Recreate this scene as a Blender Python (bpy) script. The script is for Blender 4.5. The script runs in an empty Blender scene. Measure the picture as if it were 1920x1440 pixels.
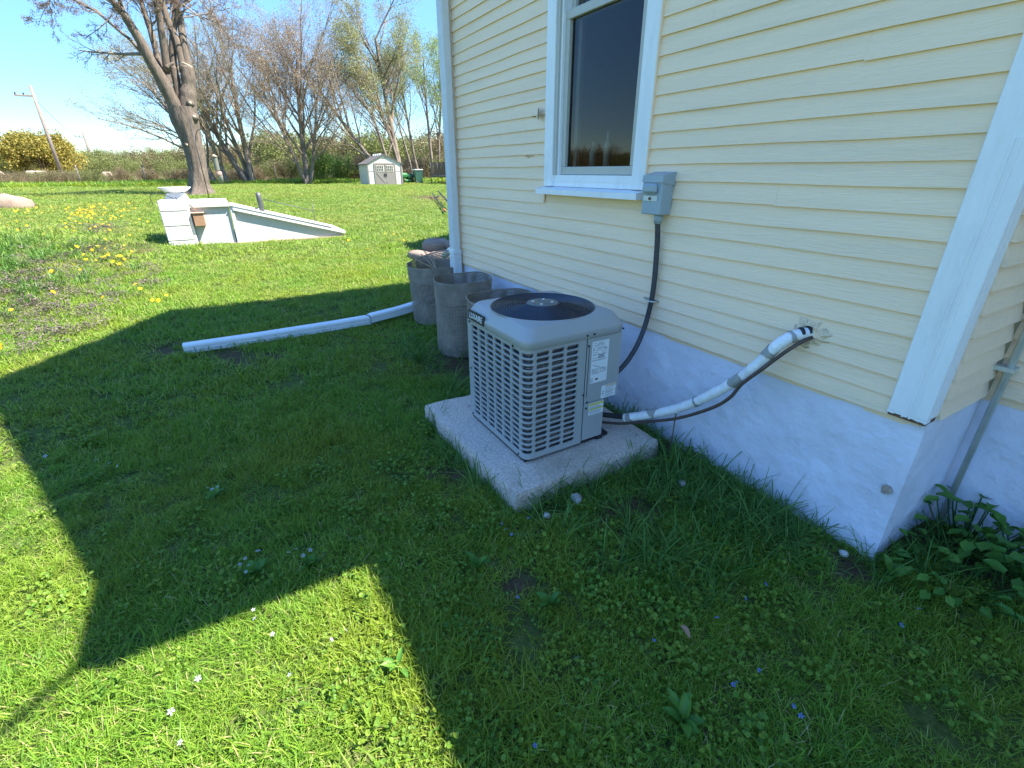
import bpy, math, random
import numpy as np
from mathutils import Vector, Matrix

# ------------------------------------------------------------------ camera, sky, sun, exposure
scene = bpy.context.scene
COL = scene.collection
EYE = 1.518
YAW, PITCH, ROLL = math.radians(-59.639), math.radians(24.285), math.radians(-0.264)


def cam_axes():
    cy, sy = math.cos(YAW), math.sin(YAW)
    f, r, u = Vector((sy, cy, 0)), Vector((cy, -sy, 0)), Vector((0, 0, 1))
    cp, sp = math.cos(PITCH), math.sin(PITCH)
    f2, u2 = cp * f - sp * u, sp * f + cp * u
    cr, sr = math.cos(ROLL), math.sin(ROLL)
    return cr * r + sr * u2, -sr * r + cr * u2, f2


cd = bpy.data.cameras.new('camera')
cam = bpy.data.objects.new('camera', cd)
COL.objects.link(cam)
_r, _u, _f = cam_axes()
cam.matrix_world = Matrix(((_r.x, _u.x, -_f.x, 0), (_r.y, _u.y, -_f.y, 0), (_r.z, _u.z, -_f.z, EYE), (0, 0, 0, 1)))
cd.sensor_width = 36
cd.lens = 890 / 1920 * 36
cd.clip_start, cd.clip_end = 0.02, 3000
scene.camera = cam

SUN = Vector((.413, .58, 1)).normalized()
w = bpy.data.worlds.new('World')
scene.world = w
w.use_nodes = True
nt = w.node_tree
sky = nt.nodes.new('ShaderNodeTexSky')
sky.sky_type = 'NISHITA'
sky.sun_disc = False
sky.sun_elevation = math.asin(SUN.z)
sky.sun_rotation = math.atan2(SUN.x, SUN.y)
sky.altitude = 1200
sky.air_density = 1.0
sky.dust_density = 0.1
sky.ozone_density = 3.0
# soften the sky's gradient the way the photograph shows it (value to the power 0.5, a little more saturation)
sep = nt.nodes.new('ShaderNodeSeparateColor'); sep.mode = 'HSV'
cmb = nt.nodes.new('ShaderNodeCombineColor'); cmb.mode = 'HSV'
pw = nt.nodes.new('ShaderNodeMath'); pw.operation = 'POWER'; pw.inputs[1].default_value = .2
mv = nt.nodes.new('ShaderNodeMath'); mv.operation = 'MULTIPLY'; mv.inputs[1].default_value = 1.8
ps = nt.nodes.new('ShaderNodeMath'); ps.operation = 'POWER'; ps.inputs[1].default_value = .75
ms_ = nt.nodes.new('ShaderNodeMath'); ms_.operation = 'MULTIPLY'; ms_.inputs[1].default_value = 1.07
nt.links.new(sky.outputs[0], sep.inputs[0])
nt.links.new(sep.outputs[0], cmb.inputs[0])
nt.links.new(sep.outputs[1], ps.inputs[0]); nt.links.new(ps.outputs[0], ms_.inputs[0]); nt.links.new(ms_.outputs[0], cmb.inputs[1])
nt.links.new(sep.outputs[2], pw.inputs[0]); nt.links.new(pw.outputs[0], mv.inputs[0]); nt.links.new(mv.outputs[0], cmb.inputs[2])
nt.links.new(cmb.outputs[0], nt.nodes['Background'].inputs[0])
nt.nodes['Background'].inputs[1].default_value = 0.115
sl = bpy.data.lights.new('sun', 'SUN')
sl.energy = 2.9
sl.angle = math.radians(.53)
sl.color = (1, .94, .82)
so = bpy.data.objects.new('sun', sl)
COL.objects.link(so)
so.rotation_euler = SUN.to_track_quat('Z', 'Y').to_euler()
vs = scene.view_settings
vs.view_transform = 'Standard'
vs.look = 'None'
vs.exposure = 2.62
vs.gamma = 1
vs.use_curve_mapping = False
scene.cycles.max_bounces = 8
scene.cycles.transparent_max_bounces = 16

# ------------------------------------------------------------------ helpers
TO = np.array
rng = np.random.default_rng(7)


def smooth(t):
    t = np.clip(t, 0, 1)
    return t * t * (3 - 2 * t)


def terr(x, y):
    x = np.asarray(x, float)
    y = np.asarray(y, float)
    r = np.hypot(x, y)
    z = .75 * smooth((r - 5) / 21)
    z = z + .42 * np.exp(-(((x + 11.3) / 2.6) ** 2 + ((y + 4.0) / 2.3) ** 2))
    z = z + .05 * smooth((r - 9) / 8) * np.sin(x * .55 + 1) * np.sin(y * .7 + .4)
    return z


def tz(x, y):
    return float(terr(x, y))


class MB:
    def __init__(s):
        s.v, s.f, s.sm = [], [], []

    def add(s, vs_, fs, smooth_=False):
        b = len(s.v)
        s.v.extend([tuple(map(float, q)) for q in vs_])
        s.f.extend([tuple(i + b for i in q) for q in fs])
        s.sm.extend([smooth_] * len(fs))
        return s

    def box(s, a, b):
        x0, y0, z0 = a
        x1, y1, z1 = b
        return s.add([(x0, y0, z0), (x1, y0, z0), (x1, y1, z0), (x0, y1, z0), (x0, y0, z1), (x1, y0, z1), (x1, y1, z1), (x0, y1, z1)],
                     [(0, 3, 2, 1), (4, 5, 6, 7), (0, 1, 5, 4), (1, 2, 6, 5), (2, 3, 7, 6), (3, 0, 4, 7)])

    def hexa(s, p8):
        return s.add(p8, [(0, 3, 2, 1), (4, 5, 6, 7), (0, 1, 5, 4), (1, 2, 6, 5), (2, 3, 7, 6), (3, 0, 4, 7)])

    def bev(s, a, b, r):
        """box with chamfered edges"""
        x0, y0, z0 = a
        x1, y1, z1 = b
        vs_, idx = [], {}
        for ix, X in enumerate((x0, x1)):
            for iy, Y in enumerate((y0, y1)):
                for iz, Z in enumerate((z0, z1)):
                    dx, dy, dz = (r if ix == 0 else -r), (r if iy == 0 else -r), (r if iz == 0 else -r)
                    idx[ix, iy, iz, 0] = len(vs_); vs_.append((X, Y + dy, Z + dz))
                    idx[ix, iy, iz, 1] = len(vs_); vs_.append((X + dx, Y, Z + dz))
                    idx[ix, iy, iz, 2] = len(vs_); vs_.append((X + dx, Y + dy, Z))
        fs = []
        for i in (0, 1):
            fs.append([idx[i, 0, 0, 0], idx[i, 1, 0, 0], idx[i, 1, 1, 0], idx[i, 0, 1, 0]][::(1 if i else -1)])
            fs.append([idx[0, i, 0, 1], idx[1, i, 0, 1], idx[1, i, 1, 1], idx[0, i, 1, 1]][::(-1 if i else 1)])
            fs.append([idx[0, 0, i, 2], idx[1, 0, i, 2], idx[1, 1, i, 2], idx[0, 1, i, 2]][::(1 if i else -1)])
        for i in (0, 1):
            for j in (0, 1):
                k = 1 if (i + j) % 2 == 0 else -1
                fs.append([idx[i, j, 0, 0], idx[i, j, 1, 0], idx[i, j, 1, 1], idx[i, j, 0, 1]][::k])
                fs.append([idx[i, 0, j, 0], idx[i, 1, j, 0], idx[i, 1, j, 2], idx[i, 0, j, 2]][::-k])
                fs.append([idx[0, i, j, 1], idx[1, i, j, 1], idx[1, i, j, 2], idx[0, i, j, 2]][::k])
                for l in (0, 1):
                    fs.append([idx[i, j, l, 0], idx[i, j, l, 1], idx[i, j, l, 2]][::(1 if (i + j + l) % 2 else -1)])
        return s.add(vs_, fs)

    def tube(s, pts, rad, n=8, cap=True, sm=True, squash=None):
        P = np.array(pts, float)
        m = len(P)
        R = np.full(m, rad) if np.isscalar(rad) else np.array(rad, float)
        T = np.gradient(P, axis=0)
        T /= np.linalg.norm(T, axis=1)[:, None] + 1e-12
        ref = np.array([0, 0, 1.]) if abs(T[0][2]) < .8 else np.array([1., 0, 0])
        vs_ = []
        a = np.arange(n) * 2 * math.pi / n
        A = np.cross(T[0], ref); A /= np.linalg.norm(A)
        for i in range(m):
            A = A - T[i] * (A @ T[i]); A /= np.linalg.norm(A) + 1e-12
            B = np.cross(T[i], A)
            k = 1 if squash is None else squash
            vs_.extend(P[i] + R[i] * (np.cos(a)[:, None] * A * 1 + np.sin(a)[:, None] * B * k))
        fs = [(i * n + j, i * n + (j + 1) % n, (i + 1) * n + (j + 1) % n, (i + 1) * n + j) for i in range(m - 1) for j in range(n)]
        if cap:
            fs += [tuple(range(n))[::-1], tuple((m - 1) * n + j for j in range(n))]
        return s.add(vs_, fs, sm)

    def lathe(s, prof, c, n=24, sm=True):
        vs_ = [(c[0] + r * math.cos(2 * math.pi * j / n), c[1] + r * math.sin(2 * math.pi * j / n), c[2] + z) for r, z in prof for j in range(n)]
        fs = [(i * n + j, i * n + (j + 1) % n, (i + 1) * n + (j + 1) % n, (i + 1) * n + j) for i in range(len(prof) - 1) for j in range(n)]
        return s.add(vs_, fs, sm)

    def cyl(s, c, axis, r, h, n=12):
        c = np.array(c, float); ax = np.array(axis, float)
        return s.tube([c, c + ax * h], r, n, True, False)

    def build(s, name, m, parent=None, sm=None):
        off = root_loc(parent)
        me = bpy.data.meshes.new(name)
        V = np.array(s.v, float) - np.array(off)
        me.from_pydata(V.tolist(), [], s.f)
        me.polygons.foreach_set('use_smooth', [bool(q) if sm is None else sm for q in s.sm])
        me.update()
        o = bpy.data.objects.new(name, me)
        if m: me.materials.append(m)
        COL.objects.link(o)
        if parent: o.parent = parent
        return o


def root_loc(p):
    t = Vector((0, 0, 0))
    while p is not None:
        t = t + p.location
        p = p.parent
    return t


def tag(o, label=None, cat=None, group=None, kind=None):
    if label: o['label'] = label
    if cat: o['category'] = cat
    if group: o['group'] = group
    if kind: o['kind'] = kind
    return o


def thing(name, label, cat, loc=(0, 0, 0), group=None):
    o = bpy.data.objects.new(name, None)
    o.empty_display_size = .1
    o.location = loc
    COL.objects.link(o)
    return tag(o, label, cat, group)


def npmesh(name, V, F, m, parent=None, rnd=None, smooth_=False, link=True):
    """V (N,3), F list/array of quads (M,4) or tris; tri padded arrays given as separate list"""
    me = bpy.data.meshes.new(name)
    V = np.asarray(V, np.float32) - np.array(root_loc(parent), np.float32)
    Fs = F if isinstance(F, (list, tuple)) else [F]
    Fs = [np.asarray(f, np.int32) for f in Fs if len(f)]
    loops = np.concatenate([f.ravel() for f in Fs])
    tot = np.concatenate([np.full(len(f), f.shape[1], np.int32) for f in Fs])
    st = np.concatenate([[0], np.cumsum(tot)[:-1]]).astype(np.int32)
    me.vertices.add(len(V)); me.vertices.foreach_set('co', V.ravel())
    me.loops.add(len(loops)); me.loops.foreach_set('vertex_index', loops)
    me.polygons.add(len(tot)); me.polygons.foreach_set('loop_start', st)
    me.polygons.foreach_set('use_smooth', np.full(len(tot), smooth_))
    if rnd is not None:
        a = me.attributes.new('rnd', 'FLOAT', 'POINT')
        a.data.foreach_set('value', np.asarray(rnd, np.float32))
    me.update(calc_edges=True)
    me.validate()
    if m: me.materials.append(m)
    o = bpy.data.objects.new(name, me)
    if link: COL.objects.link(o)
    if parent: o.parent = parent
    return o


# ------------------------------------------------------------------ materials
MATS = {}


def mat(name, col, rough=.6, var=.12, scale=6., bump=0., bscale=40., metal=0., spec=.5, dirt=None, dscale=2., damt=.4, stretch=(1, 1, 1), world=True, detail=5, chips=None):
    if name in MATS: return MATS[name]
    m = bpy.data.materials.new(name)
    m.use_nodes = True
    t = m.node_tree
    N, L = t.nodes, t.links
    b = N['Principled BSDF']
    b.inputs['Roughness'].default_value = rough
    b.inputs['Metallic'].default_value = metal
    b.inputs['Specular IOR Level'].default_value = spec
    geo = N.new('ShaderNodeNewGeometry')
    mp = N.new('ShaderNodeMapping')
    mp.inputs['Scale'].default_value = stretch
    L.new(geo.outputs['Position'], mp.inputs[0])
    nz = N.new('ShaderNodeTexNoise')
    nz.inputs['Scale'].default_value = scale
    nz.inputs['Detail'].default_value = detail
    L.new(mp.outputs[0], nz.inputs['Vector'])
    r = N.new('ShaderNodeValToRGB')
    c = np.array(col)
    r.color_ramp.elements[0].position, r.color_ramp.elements[1].position = .3, .7
    r.color_ramp.elements[0].color = (*np.clip(c * (1 - var), 0, 1), 1)
    r.color_ramp.elements[1].color = (*np.clip(c * (1 + var), 0, 1), 1)
    L.new(nz.outputs['Fac'], r.inputs[0])
    out = r.outputs[0]
    if dirt is not None:
        n2 = N.new('ShaderNodeTexNoise')
        n2.inputs['Scale'].default_value = dscale
        n2.inputs['Detail'].default_value = 8
        n2.inputs['Roughness'].default_value = .65
        L.new(mp.outputs[0], n2.inputs['Vector'])
        r2 = N.new('ShaderNodeValToRGB')
        r2.color_ramp.elements[0].position, r2.color_ramp.elements[1].position = .52, .72
        r2.color_ramp.elements[0].color = (0, 0, 0, 1)
        r2.color_ramp.elements[1].color = (damt, damt, damt, 1)
        L.new(n2.outputs['Fac'], r2.inputs[0])
        mx = N.new('ShaderNodeMix'); mx.data_type = 'RGBA'
        L.new(r2.outputs[0], mx.inputs['Factor'])
        L.new(out, mx.inputs['A'])
        mx.inputs['B'].default_value = (*dirt, 1)
        out = mx.outputs['Result']
    if chips is not None:
        n4 = N.new('ShaderNodeTexNoise')
        n4.inputs['Scale'].default_value = chips[1]
        n4.inputs['Detail'].default_value = 10
        n4.inputs['Roughness'].default_value = .7
        L.new(mp.outputs[0], n4.inputs['Vector'])
        r4 = N.new('ShaderNodeValToRGB')
        r4.color_ramp.elements[0].position, r4.color_ramp.elements[1].position = chips[2], chips[2] + .015
        r4.color_ramp.elements[0].color = (0, 0, 0, 1)
        r4.color_ramp.elements[1].color = (.85, .85, .85, 1)
        L.new(n4.outputs['Fac'], r4.inputs[0])
        mx = N.new('ShaderNodeMix'); mx.data_type = 'RGBA'
        L.new(r4.outputs[0], mx.inputs['Factor'])
        L.new(out, mx.inputs['A'])
        mx.inputs['B'].default_value = (*chips[0], 1)
        out = mx.outputs['Result']
    L.new(out, b.inputs['Base Color'])
    if bump:
        n3 = N.new('ShaderNodeTexNoise')
        n3.inputs['Scale'].default_value = bscale
        n3.inputs['Detail'].default_value = 6
        L.new(mp.outputs[0], n3.inputs['Vector'])
        bp = N.new('ShaderNodeBump')
        bp.inputs['Strength'].default_value = bump
        bp.inputs['Distance'].default_value = .02
        L.new(n3.outputs['Fac'], bp.inputs['Height'])
        L.new(bp.outputs[0], b.inputs['Normal'])
    MATS[name] = m
    return m


def leafmat(name, stops, trans=.35, patch=None, pscale=.6, rough=.5, spec=.25, pamt=.6):
    """foliage: colour from the per-blade attribute rnd, patches from a world noise, translucent"""
    if name in MATS: return MATS[name]
    m = bpy.data.materials.new(name)
    m.use_nodes = True
    N, L = m.node_tree.nodes, m.node_tree.links
    b = N['Principled BSDF']
    b.inputs['Roughness'].default_value = rough
    b.inputs['Specular IOR Level'].default_value = spec
    at = N.new('ShaderNodeAttribute'); at.attribute_name = 'rnd'
    oi = N.new('ShaderNodeObjectInfo')
    ad = N.new('ShaderNodeMath'); ad.operation = 'ADD'
    L.new(at.outputs['Fac'], ad.inputs[0])
    mu = N.new('ShaderNodeMath'); mu.operation = 'MULTIPLY_ADD'
    mu.inputs[1].default_value = .3; mu.inputs[2].default_value = -.15
    L.new(oi.outputs['Random'], mu.inputs[0]); L.new(mu.outputs[0], ad.inputs[1])
    r = N.new('ShaderNodeValToRGB')
    e = r.color_ramp.elements
    while len(e) < len(stops): e.new(.5)
    for k, (p, c) in enumerate(stops):
        e[k].position = p; e[k].color = (*c, 1)
    L.new(ad.outputs[0], r.inputs[0])
    out = r.outputs[0]
    if patch is not None:
        geo = N.new('ShaderNodeNewGeometry')
        nz = N.new('ShaderNodeTexNoise'); nz.inputs['Scale'].default_value = pscale; nz.inputs['Detail'].default_value = 5
        L.new(geo.outputs['Position'], nz.inputs['Vector'])
        r2 = N.new('ShaderNodeValToRGB')
        r2.color_ramp.elements[0].position, r2.color_ramp.elements[1].position = .42, .66
        r2.color_ramp.elements[0].color = (0, 0, 0, 1)
        r2.color_ramp.elements[1].color = (pamt, pamt, pamt, 1)
        L.new(nz.outputs['Fac'], r2.inputs[0])
        mx = N.new('ShaderNodeMix'); mx.data_type = 'RGBA'
        L.new(r2.outputs[0], mx.inputs['Factor'])
        L.new(out, mx.inputs['A']); mx.inputs['B'].default_value = (*patch, 1)
        out = mx.outputs['Result']
    L.new(out, b.inputs['Base Color'])
    tr = N.new('ShaderNodeBsdfTranslucent')
    L.new(out, tr.inputs['Color'])
    ms = N.new('ShaderNodeMixShader'); ms.inputs[0].default_value = trans
    L.new(b.outputs[0], ms.inputs[1]); L.new(tr.outputs[0], ms.inputs[2])
    L.new(ms.outputs[0], N['Material Output'].inputs[0])
    MATS[name] = m
    return m


M_SIDING = mat('cream_siding_paint', (.98, .73, .505), .55, .04, 3., .25, 60, chips=((.42, .34, .25), 9, .715), dirt=(.70, .58, .42), dscale=5, damt=.4, stretch=(.25, 1, 3))
M_WHITE = mat('white_trim_paint', (.88, .88, .88), .5, .03, 8, .2, 50, dirt=(.5, .5, .48), dscale=6, damt=.25, stretch=(2, 2, .4))
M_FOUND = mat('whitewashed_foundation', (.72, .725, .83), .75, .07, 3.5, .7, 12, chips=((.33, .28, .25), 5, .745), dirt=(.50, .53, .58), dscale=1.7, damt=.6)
M_VINYL = mat('beige_sash_vinyl', (.50, .48, .42), .4, .03)
M_GUTTER = mat('white_gutter_metal', (.70, .73, .76), .35, .04, 10, dirt=(.4, .42, .42), dscale=8, damt=.2)
M_ROOF = mat('grey_shingles', (.12, .115, .11), .9, .25, 12, .5, 30)
M_RAW = mat('rotten_wood', (.16, .08, .045), .9, .3, 30, .5, 60)
M_ROOM = mat('dark_room', (.10, .10, .105), .9, .1)
M_ACGREY = mat('grey_cabinet_paint', (.37, .372, .37), .42, .03, 6, .06, 300, dirt=(.36, .33, .28), dscale=9, damt=.10)
M_COIL = mat('coil_fins', (.15, .14, .135), .6, .5, 60, stretch=(.2, .2, 2.))
M_NAVY = mat('black_fan_wire', (.035, .040, .058), .35, .1, spec=.5)
M_DARK = mat('black_plastic', (.018, .018, .02), .45, .1)
M_HUB = mat('grey_hub_plate', (.16, .165, .15), .5, .1, 20)
M_BOLT = mat('bright_bolt', (.65, .66, .66), .3, .05, metal=.8)
M_STICK = mat('white_sticker', (.74, .76, .78), .45, .03)
M_YSTICK = mat('yellow_sticker', (.70, .62, .10), .45, .04)
M_OSTICK = mat('orange_print', (.70, .42, .18), .5, .04)
M_INK = mat('grey_ink', (.20, .22, .25), .6, .05)
M_RINK = mat('maroon_ink', (.22, .06, .08), .6, .05)
M_PAD = mat('concrete_pad', (.60, .50, .43), .9, .28, 70, .6, 120, dirt=(.33, .28, .22), dscale=2.6, damt=.6, chips=((.22, .19, .15), 7, .66))
M_BOX = mat('grey_box_paint', (.34, .41, .45), .42, .04, 8)
M_CONDUIT = mat('dark_conduit', (.05, .052, .06), .5, .2, 30)
M_FOAM = mat('white_pipe_foam', (.84, .84, .84), .7, .08, 30, .3, 60, dirt=(.45, .40, .36), dscale=14, damt=.35)
M_TAPE = mat('grey_duct_tape', (.34, .33, .31), .5, .1, 30)
M_RUBBER = mat('black_rubber_foam', (.025, .025, .028), .7, .2, 20)
M_COPPER = mat('brown_copper_tube', (.085, .055, .045), .5, .2, 30)
M_GALV = mat('galvanised_pipe', (.58, .62, .58), .4, .12, 12, metal=.3)
M_MESH = mat('weathered_wire_mesh', (.30, .25, .205), .8, .25, 9)
M_LITTER = mat('dead_leaves', (.17, .11, .075), .9, .5, 40, .8, 50)
M_STONE = mat('tan_flagstone', (.26, .19, .145), .9, .15, 12, .5, 30)
M_BLOCK = mat('white_painted_block', (.52, .52, .51), .7, .06, 8, .4, 30, dirt=(.45, .44, .42), dscale=4, damt=.4)
M_STUCCO = mat('white_painted_stucco', (.50, .495, .49), .75, .05, 5, .3, 30, chips=((.27, .25, .23), 3, .68), dirt=(.42, .42, .42), dscale=2.4, damt=.45)
M_CWHITE = mat('faded_white_paint', (.60, .60, .59), .7, .05, 6, .2, 40, chips=((.34, .30, .27), 4, .70), dirt=(.42, .41, .38), dscale=4, damt=.35)
M_GBLOCK = mat('grey_cinder_block', (.36, .34, .31), .9, .12, 20, .4, 40)
M_SILLW = mat('weathered_sill_wood', (.33, .27, .17), .85, .15, 15)
M_STEEL = mat('grey_steel_bar', (.075, .085, .085), .5, .15, 20)
M_BROWN = mat('brown_wood_box', (.30, .17, .10), .7, .15, 20)
M_BARK = mat('tree_bark', (.125, .098, .078), .95, .35, 9, 1.0, 16, dirt=(.24, .19, .155), dscale=5, damt=.7, stretch=(2.2, 2.2, .45))
M_BARK2 = mat('twig_bark', (.23, .18, .145), .9, .3, 3)
M_BARK3 = mat('dark_bark', (.20, .16, .13), .95, .3, 3)
M_CUT = mat('cut_wood', (.42, .33, .24), .9, .2, 12)
M_POLE = mat('weathered_pole_wood', (.22, .185, .16), .9, .15, 4)
M_SHEDW = mat('cream_shed_plastic', (.62, .58, .49), .55, .04, 3)
M_SHEDG = mat('taupe_shed_door', (.23, .205, .185), .55, .05, 3)
M_SHEDR = mat('brown_shed_roof', (.105, .095, .09), .7, .12, 6)
M_GLASSD = mat('dark_pane', (.06, .06, .065), .12, .1)
M_GREENP = mat('green_tractor_paint', (.02, .14, .035), .4, .1)
M_YELLOWP = mat('yellow_wheel_paint', (.6, .45, .03), .4, .05)
M_BINP = mat('green_bin_plastic', (.03, .10, .07), .5, .1)
M_ROCK = mat('tan_boulder', (.25, .185, .145), .9, .2, 4, .6, 12)
M_RUST = mat('orange_rust', (.35, .10, .04), .7, .2, 10)

# window glass: dark tinted transparency with a fresnel mirror
M_PANE = bpy.data.materials.new('window_glass')
M_PANE.use_nodes = True
_N, _L = M_PANE.node_tree.nodes, M_PANE.node_tree.links
_fr = _N.new('ShaderNodeFresnel'); _fr.inputs[0].default_value = 1.55
_tr = _N.new('ShaderNodeBsdfTransparent'); _tr.inputs[0].default_value = (.55, .57, .60, 1)
_gl = _N.new('ShaderNodeBsdfGlossy'); _gl.inputs['Roughness'].default_value = .01
_ms = _N.new('ShaderNodeMixShader')
_L.new(_fr.outputs[0], _ms.inputs[0]); _L.new(_tr.outputs[0], _ms.inputs[1]); _L.new(_gl.outputs[0], _ms.inputs[2])
_L.new(_ms.outputs[0], _N['Material Output'].inputs[0])

GREEN = [(0, (.078, .170, .020)), (.35, (.140, .285, .028)), (.7, (.205, .36, .036)), (.9, (.28, .37, .055)), (1, (.46, .41, .19))]
M_GRASS = leafmat('mown_grass_blades', GREEN, .38, patch=(.26, .31, .028), pscale=.9, pamt=.7)
M_GRASSL = leafmat('long_grass_blades', [(0, (.04, .12, .02)), (.6, (.09, .21, .035)), (1, (.17, .28, .06))], .35, rough=.4)
M_CLOVER = leafmat('clover_leaves', [(0, (.06, .14, .02)), (.5, (.11, .23, .025)), (1, (.24, .33, .045))], .3, patch=(.22, .29, .03), pscale=5, rough=.45)
M_WEED = leafmat('broad_weed_leaves', [(0, (.05, .15, .025)), (.6, (.09, .22, .035)), (1, (.16, .29, .05))], .25, rough=.4)
M_DRY = leafmat('dry_ground_cover', [(0, (.10, .08, .08)), (.5, (.16, .125, .115)), (1, (.24, .19, .15))], .2)
M_DAND = leafmat('dandelion_petals', [(0, (.62, .38, .01)), (1, (.85, .62, .02))], .15)
M_VIOLA = leafmat('pale_violet_petals', [(0, (.55, .55, .75)), (1, (.75, .75, .85))], .25)
M_BLUEF = leafmat('blue_speedwell_petals', [(0, (.16, .22, .70)), (1, (.28, .34, .80))], .2)
M_BUD = leafmat('reddish_spring_buds', [(0, (.24, .15, .11)), (.6, (.33, .25, .15)), (1, (.38, .36, .18))], .3)
M_LEAFA = leafmat('pale_spring_leaves', [(0, (.20, .22, .09)), (.6, (.32, .34, .14)), (1, (.42, .41, .20))], .4)
M_LEAFB = leafmat('fresh_green_leaves', [(0, (.12, .20, .04)), (.6, (.24, .34, .07)), (1, (.34, .42, .12))], .4)
M_LEAFC = leafmat('olive_gold_leaves', [(0, (.14, .15, .03)), (.5, (.27, .25, .05)), (1, (.42, .31, .07))], .35)
M_BRUSH = leafmat('tan_brush_twigs', [(0, (.12, .09, .05)), (.5, (.19, .155, .085)), (1, (.25, .225, .11))], .25)
M_BRUSHG = leafmat('green_brush_leaves', [(0, (.11, .135, .045)), (.5, (.18, .21, .065)), (1, (.26, .275, .095))], .3)

# ------------------------------------------------------------------ ground
HOUSE_BOXES = [(-4.62, -.55, 2.1, 6.5), (-.56, 7, 2.64, 9), (-8, -4.6, 5.6, 9)]
PATCH = [(-1.62, 1.98, .20, .20), (-.58, 1.97, .17, .12), (-2.06, .80, .13, .12), (-4.55, .2, .25, .12), (-4.72, -.16, .4, .16), (-5.25, -.68, .3, .14),
         (-1.2, .72, .12, .10), (-1.33, 1.5, .10, .40), (-17.9, 7.0, 1.6, .8), (-10.8, -1.3, .4, .25), (-3.55, 1.5, .5, .35), (-13.9, -1.9, .3, .25),
         (-3.2, 1.95, 1.5, .25), (-.35, 2.45, .25, .2), (-2.0, 1.93, .5, .16), (-1.05, 1.99, .35, .10), (-8.3, 3.2, .8, .4)]


def bare(x, y):
    x = np.asarray(x); y = np.asarray(y)
    b = np.zeros(x.shape)
    for px_, py_, rx, ry in PATCH:
        d = ((x - px_) / rx) ** 2 + ((y - py_) / ry) ** 2
        b = np.maximum(b, np.exp(-d * 1.2))
    return b


def make_ground():
    rad = np.concatenate([[.05], np.geomspace(.4, 900, 190)])
    na = 300
    a = np.arange(na) / na * 2 * math.pi
    X = (rad[:, None] * np.cos(a)).ravel(); Y = (rad[:, None] * np.sin(a)).ravel()
    R = np.hypot(X, Y)
    Z = terr(X, Y) + rng.normal(0, .006, X.shape) * (R < 40) - .012
    V = np.stack([X, Y, Z], 1)
    i = np.arange(len(rad) - 1)[:, None] * na; j = np.arange(na)[None]
    F = np.stack([i + j, i + na + j, i + na + (j + 1) % na, i + (j + 1) % na], -1).reshape(-1, 4)
    V = np.vstack([V, [[0, 0, tz(0, 0) - .012]]])
    T = np.stack([np.full(na, len(V) - 1), np.arange(na), (np.arange(na) + 1) % na], 1)
    m = bpy.data.materials.new('lawn_soil')
    m.use_nodes = True
    N, L = m.node_tree.nodes, m.node_tree.links
    b = N['Principled BSDF']; b.inputs['Roughness'].default_value = .95; b.inputs['Specular IOR Level'].default_value = .1
    geo = N.new('ShaderNodeNewGeometry')

    def noise(s, d=6):
        n = N.new('ShaderNodeTexNoise'); n.inputs['Scale'].default_value = s; n.inputs['Detail'].default_value = d
        L.new(geo.outputs['Position'], n.inputs['Vector']); return n

    def ramp(src, p0, c0, p1, c1):
        r = N.new('ShaderNodeValToRGB'); e = r.color_ramp.elements
        e[0].position, e[1].position = p0, p1
        e[0].color = (*c0, 1); e[1].color = (*c1, 1)
        L.new(src, r.inputs[0]); return r.outputs[0]

    def mixc(f, a_, b_):
        x = N.new('ShaderNodeMix'); x.data_type = 'RGBA'
        L.new(f, x.inputs['Factor']); L.new(a_, x.inputs['A']); L.new(b_, x.inputs['B']); return x.outputs['Result']
    thatch = ramp(noise(45).outputs['Fac'], .3, (.045, .075, .015), .7, (.11, .13, .04))
    soil = ramp(noise(60).outputs['Fac'], .3, (.05, .032, .02), .75, (.13, .085, .055))
    far = ramp(noise(3.).outputs['Fac'], .35, (.055, .10, .018), .65, (.105, .15, .03))
    field = ramp(noise(.08).outputs['Fac'], .4, (.16, .135, .07), .6, (.24, .19, .11))
    at = N.new('ShaderNodeAttribute'); at.attribute_name = 'bare'
    a2 = N.new('ShaderNodeAttribute'); a2.attribute_name = 'far'
    a3 = N.new('ShaderNodeAttribute'); a3.attribute_name = 'field'
    c = mixc(a2.outputs['Fac'], thatch, far)
    c = mixc(a3.outputs['Fac'], c, field)
    c = mixc(at.outputs['Fac'], c, soil)
    L.new(c, b.inputs['Base Color'])
    bp = N.new('ShaderNodeBump'); bp.inputs['Strength'].default_value = .8; bp.inputs['Distance'].default_value = .02
    L.new(noise(50).outputs['Fac'], bp.inputs['Height']); L.new(bp.outputs[0], b.inputs['Normal'])
    o = npmesh('lawn_ground', V, [F, T], m, smooth_=True)
    X2, Y2 = V[:, 0], V[:, 1]; R2 = np.hypot(X2, Y2)
    for nme, val in (('bare', bare(X2, Y2)), ('far', smooth((R2 - 6) / 8)), ('field', smooth((R2 - 37) / 4))):
        a_ = o.data.attributes.new(nme, 'FLOAT', 'POINT'); a_.data.foreach_set('value', val.astype(np.float32))
    tag(o, kind='structure')
    return o


make_ground()

# ------------------------------------------------------------------ house
HX0, HX1, HY = -4.60, -.56, 2.1
house = thing('house', 'cream clapboard house wing with white trim on a whitewashed foundation', 'house', (-2.6, 2.1, 0))
ZL = [2.762, 2.684, 2.601, 2.522, 2.438, 2.358, 2.275, 2.196, 2.119, 2.034, 1.952, 1.865, 1.779, 1.698, 1.618, 1.539, 1.458, 1.376, 1.290, 1.207, 1.123, 1.036, .949, .864, .794, .722, .646][::-1]
while ZL[-1] < 6.2: ZL.append(ZL[-1] + .081)
EZ, PZ, RX = 3.9, 5.86, -2.585       # eave, ridge of the wing


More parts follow.
